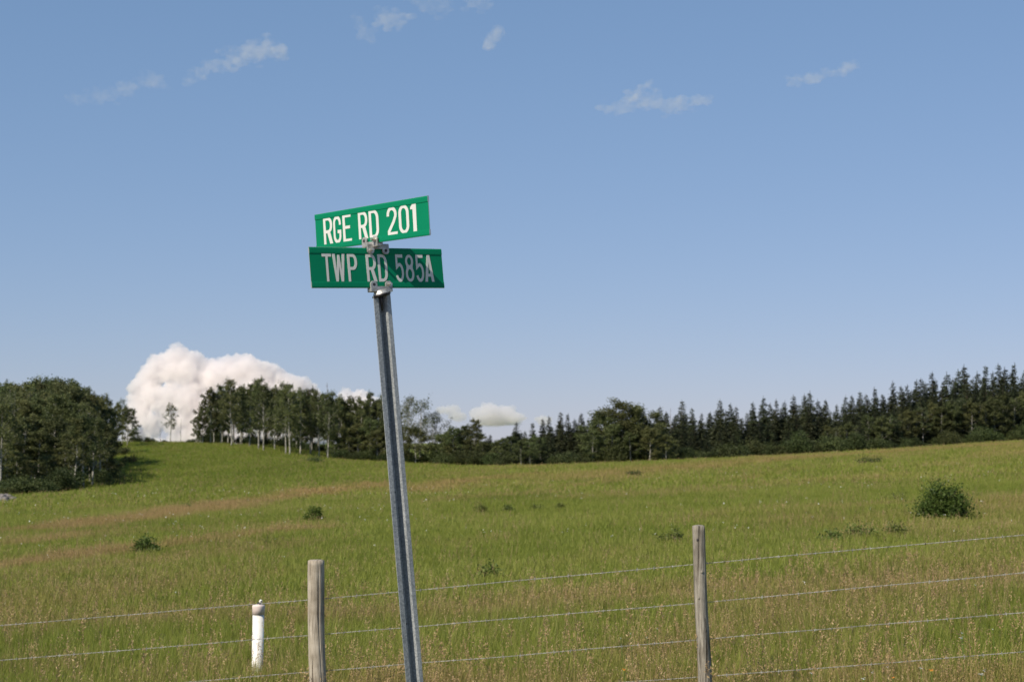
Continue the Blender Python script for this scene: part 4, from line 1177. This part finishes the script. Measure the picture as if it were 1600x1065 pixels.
WIRES = [[(-112, 987), (0, 977), (403, 943), (495, 936), (1094, 880.5), (1350, 857), (1712, 825)], [(-112, 1041), (0, 1031), (495, 991), (1097, 941), (1712, 884)],
         [(-112, 1100), (0, 1090), (495, 1048), (800, 1024), (1099, 998), (1712, 947)], [(-112, 1158), (0, 1148), (495, 1100), (800, 1078), (1101, 1056), (1350, 1038), (1712, 1008)]]
def wire_mesh(pix):
    P = []
    px = np.arange(pix[0][0], pix[-1][0] + 1, 1.0)
    py = np.interp(px, [p[0] for p in pix], [p[1] for p in pix])
    for xx, yy in zip(px, py):
        x, y = fence_xy(xx)
        v = at(xx, yy, y + 0.068); P.append(v)
    P = np.array(P)
    s_ = np.concatenate([[0], np.cumsum(np.linalg.norm(np.diff(P, axis=0), axis=1))])
    n = int(s_[-1] / 0.012)
    q = np.linspace(0, s_[-1], n)
    C = np.stack([np.interp(q, s_, P[:, k]) for k in range(3)], 1)
    C[:, 2] += 0.004 * np.array([mnoise.noise(Vector((v * 1.5, pix[0][1] * 0.1, 0))) for v in q])
    C[:, 1] += 0.004 * np.array([mnoise.noise(Vector((v * 1.5, pix[0][1] * 0.1, 5))) for v in q])
    sp = Soup()
    for ph in (0, PI):                       # two strands twisted together
        off = np.stack([np.zeros(n), np.cos(q * 2 * PI / 0.09 + ph), np.sin(q * 2 * PI / 0.09 + ph)], 1) * 0.0024
        sp.tube(C + off, np.full(n, 0.0014), 5)
    t = 0.05
    while t < s_[-1]:                        # barbs
        c = np.array([np.interp(t, s_, P[:, k]) for k in range(3)])
        cz = np.array([np.interp(t, q, C[:, k]) for k in range(3)])
        for dz in (0, 0.006):
            an = U(0, PI); d = np.array([U(-0.3, 0.3), math.cos(an), math.sin(an)]); d *= 0.016 / np.linalg.norm(d)
            sp.tube(np.array([cz - d + [dz, 0, 0], cz + [dz, 0, 0], cz + d + [dz, 0, 0]]), [0.0008, 0.0022, 0.0008], 4)
        t += 0.13 * U(0.95, 1.05)
    return sp.mesh('barbed_wire')
for w in WIRES:
    fpart('barbed_wire', wire_mesh(w), M_WIRE)

# ------------------------------------------------------------------ white pipe behind the fence
def pipe_thing():
    y = 16.5
    p0 = at(404, 944, y); p1 = at(402, 1047, y)
    g = gz(p1.x, y)
    o = empty('standpipe', (p1.x, y, g))
    r = 0.056
    ax = (p0 - p1).normalized()
    L = (p0.z - g)
    def lathe(prof, n=28):
        V, Q = [], []
        for (rr, zz) in prof:
            for k in range(n): V.append((math.cos(2 * PI * k / n) * rr + ax.x / ax.z * zz, math.sin(2 * PI * k / n) * rr, zz))
        for i in range(len(prof) - 1):
            for k in range(n): Q.append((i * n + k, i * n + (k + 1) % n, (i + 1) * n + (k + 1) % n, (i + 1) * n + k))
        Q.append(tuple(range((len(prof) - 1) * n, len(prof) * n)))
        me = bpy.data.meshes.new('pipe'); me.from_pydata(V, [], Q); me.update(); return me
    m, ns, ls, out = nodes('white_painted_pipe')
    tc = N(ns, 'ShaderNodeTexCoord'); no = N(ns, 'ShaderNodeTexNoise', Scale=14.0, Detail=6.0, Roughness=0.65); ls.new(tc.outputs['Object'], no.inputs['Vector'])
    r_ = ramp(ns, [(0.30, (0.48, 0.43, 0.35)), (0.44, (0.74, 0.71, 0.65)), (0.7, (0.80, 0.78, 0.73))]); ls.new(no.outputs[0], r_.inputs[0])
    pb = N(ns, 'ShaderNodeBsdfPrincipled', Roughness=0.45); ls.new(r_.outputs[0], pb.inputs['Base Color']); ls.new(pb.outputs[0], out.inputs[0])
    link('pipe', lathe([(r, -0.2), (r, L - 0.10)]), m, o, True)
    capm = plain('faded_pink_cap', (0.66, 0.545, 0.49), 0.55, 0, 22, 0.12)
    link('cap', lathe([(r + 0.001, L - 0.095), (r + 0.006, L - 0.094), (r + 0.006, L - 0.012), (r + 0.003, L - 0.004), (r * 0.55, L + 0.001), (r * 0.5, L + 0.006)]), capm, o, True)
    bm = bmesh.new(); tx = ax.x / ax.z * L
    cyl(bm, (tx + 0.006, -0.01, L + 0.004), (tx + 0.006, -0.01, L + 0.022), 0.020, n=6)
    link('cap_nut', bm_mesh(bm, 'cap_nut'), M_IRON, o)
    bm = bmesh.new()                          # the little upright fitting with a hole
    bmesh.ops.create_uvsphere(bm, u_segments=16, v_segments=10, radius=0.020, matrix=Matrix.Translation((tx + 0.022, -0.004, L + 0.031)) @ Matrix.Diagonal((0.8, 0.55, 1.0, 1)))
    link('cap_lug', bm_mesh(bm, 'cap_lug'), m, o, True)
    bm = bmesh.new(); cyl(bm, (tx + 0.026, -0.010, L + 0.033), (tx + 0.026, -0.018, L + 0.033), 0.007, n=10)
    link('lug_hole', bm_mesh(bm, 'lug_hole'), M_IRON, o)
    tag(o, 'upright white pipe with a pinkish cap standing in grass behind the fence', 'pipe')
pipe_thing()

# ------------------------------------------------------------------ the road sign
def arc(cx, cy, rx, ry, a0, a1, n=10):
    return [(cx + rx * math.cos(math.radians(a0 + (a1 - a0) * i / n)), cy + ry * math.sin(math.radians(a0 + (a1 - a0) * i / n))) for i in range(n + 1)]

def stroke(path, w):
    P = [Vector((x, y)) for x, y in path]
    Q = [P[0]]
    for p in P[1:]:
        if (p - Q[-1]).length > 1e-4: Q.append(p)
    P = Q
    Lf, Rt = [], []
    for i, p in enumerate(P):
        d0 = (p - P[i - 1]).normalized() if i else (P[1] - p).normalized()
        d1 = (P[i + 1] - p).normalized() if i < len(P) - 1 else d0
        n0, n1 = Vector((-d0.y, d0.x)), Vector((-d1.y, d1.x))
        mm = (n0 + n1)
        mm = mm / max(0.35, mm.length_squared) * 2 if mm.length > 1e-6 else n0
        Lf.append(p + mm * w / 2); Rt.append(p - mm * w / 2)
    return [tuple(v) for v in Lf + Rt[::-1]]

S = 0.126; Wd = 0.50
def bowl(w, y0, y1, r, ry=None):             # right-hand rounded corner run from top to bottom
    ry = ry or min(r * 1.25, (y1 - y0) / 2)
    return arc(w - r, y1 - ry, r, ry, 90, 0, 8) + arc(w - r, y0 + ry, r, ry, 0, -90, 8)
def glyph(ch):
    w, s, h = Wd, S, S * 0.86
    if ch == 'T': return w, [[(0, 1), (w, 1), (w, 1 - h), (w / 2 + s / 2, 1 - h), (w / 2 + s / 2, 0), (w / 2 - s / 2, 0), (w / 2 - s / 2, 1 - h), (0, 1 - h)]]
    if ch == 'E': return 0.46, [[(0, 0), (0, 1), (0.45, 1), (0.45, 1 - h), (s, 1 - h), (s, 0.585), (0.39, 0.585), (0.39, 0.585 - h), (s, 0.585 - h), (s, h), (0.46, h), (0.46, 0)]]
    if ch == 'P': return w, [[(0, 0), (0, 1)] + bowl(w, 0.42, 1, 0.22) + [(s, 0.42), (s, 0)], [(s, 0.42 + h), (s, 1 - h)] + bowl(w - s, 0.42 + h, 1 - h, 0.12)]
    if ch == 'R': return w, [[(0, 0), (0, 1)] + bowl(w, 0.42, 1, 0.22)[:-1] + [(w - 0.13, 0.435), (w + 0.02, 0), (w - 0.15, 0), (w - 0.29, 0.42), (s, 0.42), (s, 0)], [(s, 0.42 + h), (s, 1 - h)] + bowl(w - s, 0.42 + h, 1 - h, 0.12)]
    if ch == 'D': return w, [[(0, 0), (0, 1)] + bowl(w, 0, 1, 0.26, 0.30), [(s, h), (s, 1 - h)] + bowl(w - s, h, 1 - h, 0.13, 0.20)]
    if ch == '0': 
        o = arc(0.25, 0.72, 0.25, 0.28, 0, 180, 16) + arc(0.25, 0.28, 0.25, 0.28, 180, 360, 16)
        i = arc(0.25, 0.72, 0.25 - s, 0.28 - h, 0, 180, 12) + arc(0.25, 0.28, 0.25 - s, 0.28 - h, 180, 360, 12)
        return w, [o, i]
    if ch == '8':
        o = arc(0.25, 0.745, 0.235, 0.255, -40, 220, 18) + arc(0.25, 0.29, 0.25, 0.29, 140, 400, 20)
        return w, [o, arc(0.25, 0.755, 0.235 - s * 0.93, 0.255 - h, 0, 359, 16), arc(0.25, 0.285, 0.25 - s * 0.95, 0.29 - h, 0, 359, 16)]
    if ch == 'G':
        p = arc(0.25, 0.73, 0.25 - s / 2, 0.27 - h / 2, 0, 180, 12) + arc(0.25, 0.27, 0.25 - s / 2, 0.27 - h / 2, 180, 360, 12) + [(w - s / 2, 0.42), (0.27, 0.42)]
        return w, [stroke([(w - s / 2, 0.66)] + p, s * 0.97)]
    if ch == '2':
        p = [(s / 2, 0.68)] + arc(0.25, 0.73, 0.25 - s / 2, 0.27 - h / 2, 180, -20, 14) + [(0.33, 0.47), (s / 2 + 0.02, 0.14), (s / 2 + 0.02, h / 2), (w, h / 2)]
        return w, [stroke(p, s * 0.95)]
    if ch == '5':
        p = [(w - 0.03, 1 - h / 2), (s / 2 + 0.02, 1 - h / 2), (s / 2 + 0.015, 0.54)] + arc(0.245, 0.34, 0.25 - s / 2, 0.29, 120, -100, 14)[1:] + arc(0.245, 0.28, 0.25 - s / 2, 0.28 - h / 2, -100, -168, 6)
        return w, [stroke(p, s * 0.93)]
    if ch == '1': return 0.26, [[(0.10, 0), (0.10, 0.80), (0.0, 0.80), (0.0, 0.88), (0.12, 1), (0.26, 1), (0.26, 0)]]
    if ch == 'A': return 0.56, [[(0, 0), (0.20, 1), (0.36, 1), (0.56, 0), (0.405, 0), (0.368, 0.19), (0.192, 0.19), (0.155, 0)], [(0.218, 0.19 + h * 1.0), (0.342, 0.19 + h * 1.0), (0.28, 0.74)]]
    if ch == 'W': return 0.68, [[(0, 1), (0.145, 1), (0.205, 0.36), (0.285, 0.96), (0.395, 0.96), (0.475, 0.36), (0.535, 1), (0.68, 1), (0.555, 0), (0.415, 0), (0.34, 0.54), (0.265, 0), (0.125, 0)]]

def lettering(letters, L, H, cap0, cap1, zoff, persp=(1, 1)):
    """letters: (character, left, right) as fractions of the blade as photographed"""
    cu = bpy.data.curves.new('lettering', 'CURVE')
    cu.dimensions = '2D'; cu.fill_mode = 'BOTH'; cu.extrude = 0.0004
    w0, w1 = persp
    fix = lambda t: t * w0 / (t * w0 + (1 - t) * w1)
    for ch, u0, u1 in letters:
        u0, u1 = fix(u0), fix(u1)
        gw, polys = glyph(ch)
        for poly in polys:
            sp = cu.splines.new('POLY'); sp.points.add(len(poly) - 1); sp.use_cyclic_u = True
            for q, (x, y) in zip(sp.points, poly):
                q.co = ((u0 + (u1 - u0) * x / gw - 0.5) * L, H * (0.5 - (cap1 + (cap0 - cap1) * y)), 0, 1)
    ob = bpy.data.objects.new('lettering', cu); COL.objects.link(ob)
    dg = bpy.context.evaluated_depsgraph_get()
    me = bpy.data.meshes.new_from_object(ob.evaluated_get(dg)); me.name = 'lettering'
    bpy.data.objects.remove(ob)
    me.transform(Matrix.Translation((0, -zoff, 0)) @ Matrix.Rotation(PI / 2, 4, 'X'))   # x along, z up, facing -y
    return me

def lean(yaw, roll, pitch):
    return Matrix.Rotation(roll, 4, 'Y') @ Matrix.Rotation(pitch, 4, 'X') @ Matrix.Rotation(yaw, 4, 'Z')

post_top = at(596.5, 461, 6.3)
post_dir = (at(648, 1065, 6.36) - post_top).normalized()
base = post_top + post_dir * ((post_top.z - gz(post_top.x + 0.2, 6.35)) / -post_dir.z)
sign = empty('road_sign', base)
SI = Matrix.Translation(-base)
tag(sign, 'leaning galvanised road sign post carrying two green road name blades', 'road sign')

def spart(name, me, mat, M, parent=sign, smooth=False, label=None):
    me.transform(SI @ M)
    o = link(name, me, mat, parent, smooth)
    if label: o['label'] = label
    return o

def blade_mesh(L, H):
    """extruded blade: thin web, thicker bulb along the top and bottom edges"""
    prof = []                                # (z, half thickness) front side, from top to bottom
    e_ = 0.155 * H
    for t, th in ((0, 0.0018), (0.03, 0.0030), (0.25, 0.0040), (0.75, 0.0038), (0.97, 0.0034), (1.0, 0.0016)):
        prof.append((H / 2 - e_ * t, th))
    body = prof + [(-z, th) for z, th in prof[::-1]]
    pts = [(-th, z) for z, th in body] + [(th, z) for z, th in body[::-1]]
    bm = bmesh.new()
    rings = [[bm.verts.new((x, y, z)) for y, z in pts] for x in (-L / 2, L / 2)]
    n = len(pts)
    for k in range(n): bm.faces.new((rings[0][k], rings[0][(k + 1) % n], rings[1][(k + 1) % n], rings[1][k]))
    bm.faces.new(rings[0]); bm.faces.new(rings[1][::-1])
    for f in bm.faces: f.normal_update()
    me = bm_mesh(bm, 'sign_blade')
    me.materials.append(M_SHEET); me.materials.append(M_ALU)
    for p in me.polygons:
        c = p.center
        if abs(c.x) > L / 2 - 1e-4 or abs(abs(c.z) - H / 2) < 0.0008: p.material_index = 1
    return me

M_RGE = Matrix.Translation((-0.5395, 6.30, 2.4255)) @ lean(-0.8365, -0.0550, 0.0524)
M_TWP = Matrix.Translation((-0.5098, 6.30, 2.2593)) @ lean(0.6214, -0.0863, -0.0280)
L1, H1, L2, H2 = 0.7064, 0.1455, 0.5867, 0.1543
b1 = spart('sign_blade', blade_mesh(L1, H1), None, M_RGE, label='upper green blade in full sun reading RGE RD 201')
spart('lettering', lettering([('R', .082, .170), ('G', .180, .255), ('E', .272, .352), ('R', .418, .500), ('D', .514, .598), ('2', .668, .752), ('0', .766, .848), ('1', .862, .906)], L1, H1, 0.135, 0.865, 0.0016 + 0.0006, (0.92, 1.0)), M_LETTER, M_RGE, b1)
b2 = spart('sign_blade', blade_mesh(L2, H2), None, M_TWP, label='lower dark green blade half in shade reading TWP RD 585A')
spart('lettering', lettering([('T', .086, .152), ('W', .160, .248), ('P', .266, .336), ('R', .403, .476), ('D', .490, .560), ('5', .624, .686), ('8', .700, .766), ('5', .782, .846), ('A', .850, .924)], L2, H2, 0.16, 0.84, 0.0016 + 0.0006, (1.0, 0.965)), M_LETTER, M_TWP, b2)

# the U-channel post
def channel_mesh(length):
    t = 0.0032
    fo = [(-0.0370, 0), (-0.0175, 0), (-0.0100, -0.028), (0.0060, -0.028), (0.0205, 0), (0.0370, 0)]   # (along, depth), open side to -y
    P = [Vector(p) for p in fo]
    outer = stroke([tuple(p) for p in P], t)
    bm = bmesh.new()
    rows = [[bm.verts.new((x, -y, z)) for x, y in outer] for z in (0, -length)]
    n = len(outer)
    for k in range(n): bm.faces.new((rows[0][k], rows[0][(k + 1) % n], rows[1][(k + 1) % n], rows[1][k]))
    h = n // 2
    for r in rows:
        for k in range(h - 1): bm.faces.new((r[k], r[k + 1], r[n - 2 - k], r[n - 1 - k]))
    return bm_mesh(bm, 'channel_post')
plen = (post_top - base).length + 0.25
rollp = math.atan2(post_dir.x, -post_dir.z); pitp = math.atan2(post_dir.y, -post_dir.z)
M_POST = Matrix.Translation(post_top) @ Matrix.Rotation(-rollp, 4, 'Y') @ Matrix.Rotation(pitp, 4, 'X') @ Matrix.Rotation(0.57, 4, 'Z')
pst = spart('channel_post', channel_mesh(plen), M_GALV, M_POST)
bv = pst.modifiers.new('rolled_edges', 'BEVEL'); bv.width = 0.0011; bv.segments = 2; bv.limit_method = 'ANGLE'
# empty bolt holes down the web
bm = bmesh.new()
for k in range(2, 9):
    cyl(bm, (-0.002, 0.0255, -0.25 * k), (-0.002, 0.0264, -0.25 * k), 0.0042, n=10)
spart('bolt_hole', bm_mesh(bm, 'bolt_hole'), M_IRON, M_POST, pst)

def plate(bm, x, z0, z1, w, t, M, y):
    """an ear of the clamp: a plate with clipped upper corners"""
    c = w * 0.28
    out = [(-w / 2, z0), (w / 2, z0), (w / 2, z1 - c), (w / 2 - c, z1), (-w / 2 + c, z1), (-w / 2, z1 - c)] if z1 > z0 else [(-w / 2, z0), (-w / 2, z1 + c), (-w / 2 + c, z1), (w / 2 - c, z1), (w / 2, z1 + c), (w / 2, z0)]
    a_ = [bm.verts.new(M @ Vector((x + u, y - t / 2, v))) for u, v in out]; b_ = [bm.verts.new(M @ Vector((x + u, y + t / 2, v))) for u, v in out]
    bm.faces.new(a_); bm.faces.new(b_[::-1])
    n = len(out)
    for k in range(n): bm.faces.new((a_[k], b_[k], b_[(k + 1) % n], a_[(k + 1) % n]))

def ears(bm, M, z0, z1, spread=0.033):
    for x, w in ((-spread, 0.030), (spread, 0.030)):
        for y in (-0.0105, 0.0105): plate(bm, x, z0, z1, w, 0.007, M, y)
    zc = z0
    s_ = 1 if z1 > z0 else -1
    box(bm, (0, 0, z0 - s_ * 0.005), (2 * spread + 0.030, 0.028, 0.012), M)
    box(bm, (0, -0.0105, z0 + s_ * 0.004), (2 * spread - 0.020, 0.006, 0.010), M)

def hardware(M, z, spread, parent, flip=1):
    bm = bmesh.new()                          # set screw: hex head with a stub of thread
    c = M @ Vector((spread * flip, -0.014, z)); d = (M.to_3x3() @ Vector((0, -1, 0))).normalized()
    cyl(bm, c, c + d * 0.007, 0.0085, n=6); cyl(bm, c + d * 0.007, c + d * 0.018, 0.0045, n=10)
    spart('clamp_bolt', bm_mesh(bm, 'clamp_bolt'), M_BOLT, Matrix.Identity(4), parent)
    bm = bmesh.new()
    c = M @ Vector((-spread * flip, -0.0139, z)); cyl(bm, c, c + d * 0.0006, 0.0062, n=12)
    spart('screw_hole', bm_mesh(bm, 'screw_hole'), M_IRON, Matrix.Identity(4), parent)

def bevel(o, w=0.0015):
    m = o.modifiers.new('soft_edges', 'BEVEL'); m.width = w; m.segments = 2; m.limit_method = 'ANGLE'
# lower clamp: cap over the post top, ears holding the lower blade
MB = M_TWP @ Matrix.Translation((0.002, 0, -H2 / 2))
bm = bmesh.new()
ears(bm, MB, -0.004, 0.026)
ct = MB @ Vector((0, 0, -0.008)); cb = post_top + post_dir * 0.006
cyl(bm, ct, ct.lerp(cb, 0.62), 0.024, 0.033, n=24)
lc = spart('blade_clamp', bm_mesh(bm, 'blade_clamp'), M_CAST, Matrix.Identity(4), label='lower cast clamp on the post top'); bevel(lc)
bm = bmesh.new()
cyl(bm, ct.lerp(cb, 0.60), ct.lerp(cb, 0.85), 0.0335, 0.0375, n=28); cyl(bm, ct.lerp(cb, 0.83), cb, 0.037, 0.031, n=28)
spart('post_cap', bm_mesh(bm, 'post_cap'), M_IRON, Matrix.Identity(4), lc, True)
hardware(MB, 0.012, 0.033, lc)
bm = bmesh.new()                              # the bent strap hanging inside the channel under the cap
Mh = M_POST
cyl(bm, Mh @ Vector((-0.004, 0.004, 0.01)), Mh @ Vector((0.0, 0.006, -0.050)), 0.006, 0.005, 8); cyl(bm, Mh @ Vector((0.006, 0.010, 0.01)), Mh @ Vector((0.0, 0.006, -0.058)), 0.005, 0.004, 8)
spart('anchor_bolt', bm_mesh(bm, 'anchor_bolt'), M_IRON, Matrix.Identity(4), lc, True)
# cross clamp between the blades
MC = M_TWP @ Matrix.Translation((0.0, 0, H2 / 2)); MD = M_RGE @ Matrix.Translation((0.006, 0, -H1 / 2))
bm = bmesh.new()
ears(bm, MC, 0.003, -0.026)
ears(bm, MD, -0.003, 0.026)
p0, p1 = MC @ Vector((0, 0, 0.004)), MD @ Vector((0, 0, -0.004))
cyl(bm, p0, p1, 0.024, n=20)
cc = spart('blade_clamp', bm_mesh(bm, 'blade_clamp'), M_CAST, Matrix.Identity(4), label='upper cast cross clamp joining the two blades'); bevel(cc)
hardware(MC, -0.012, 0.033, cc, -1)
hardware(MD, 0.012, 0.033, cc)
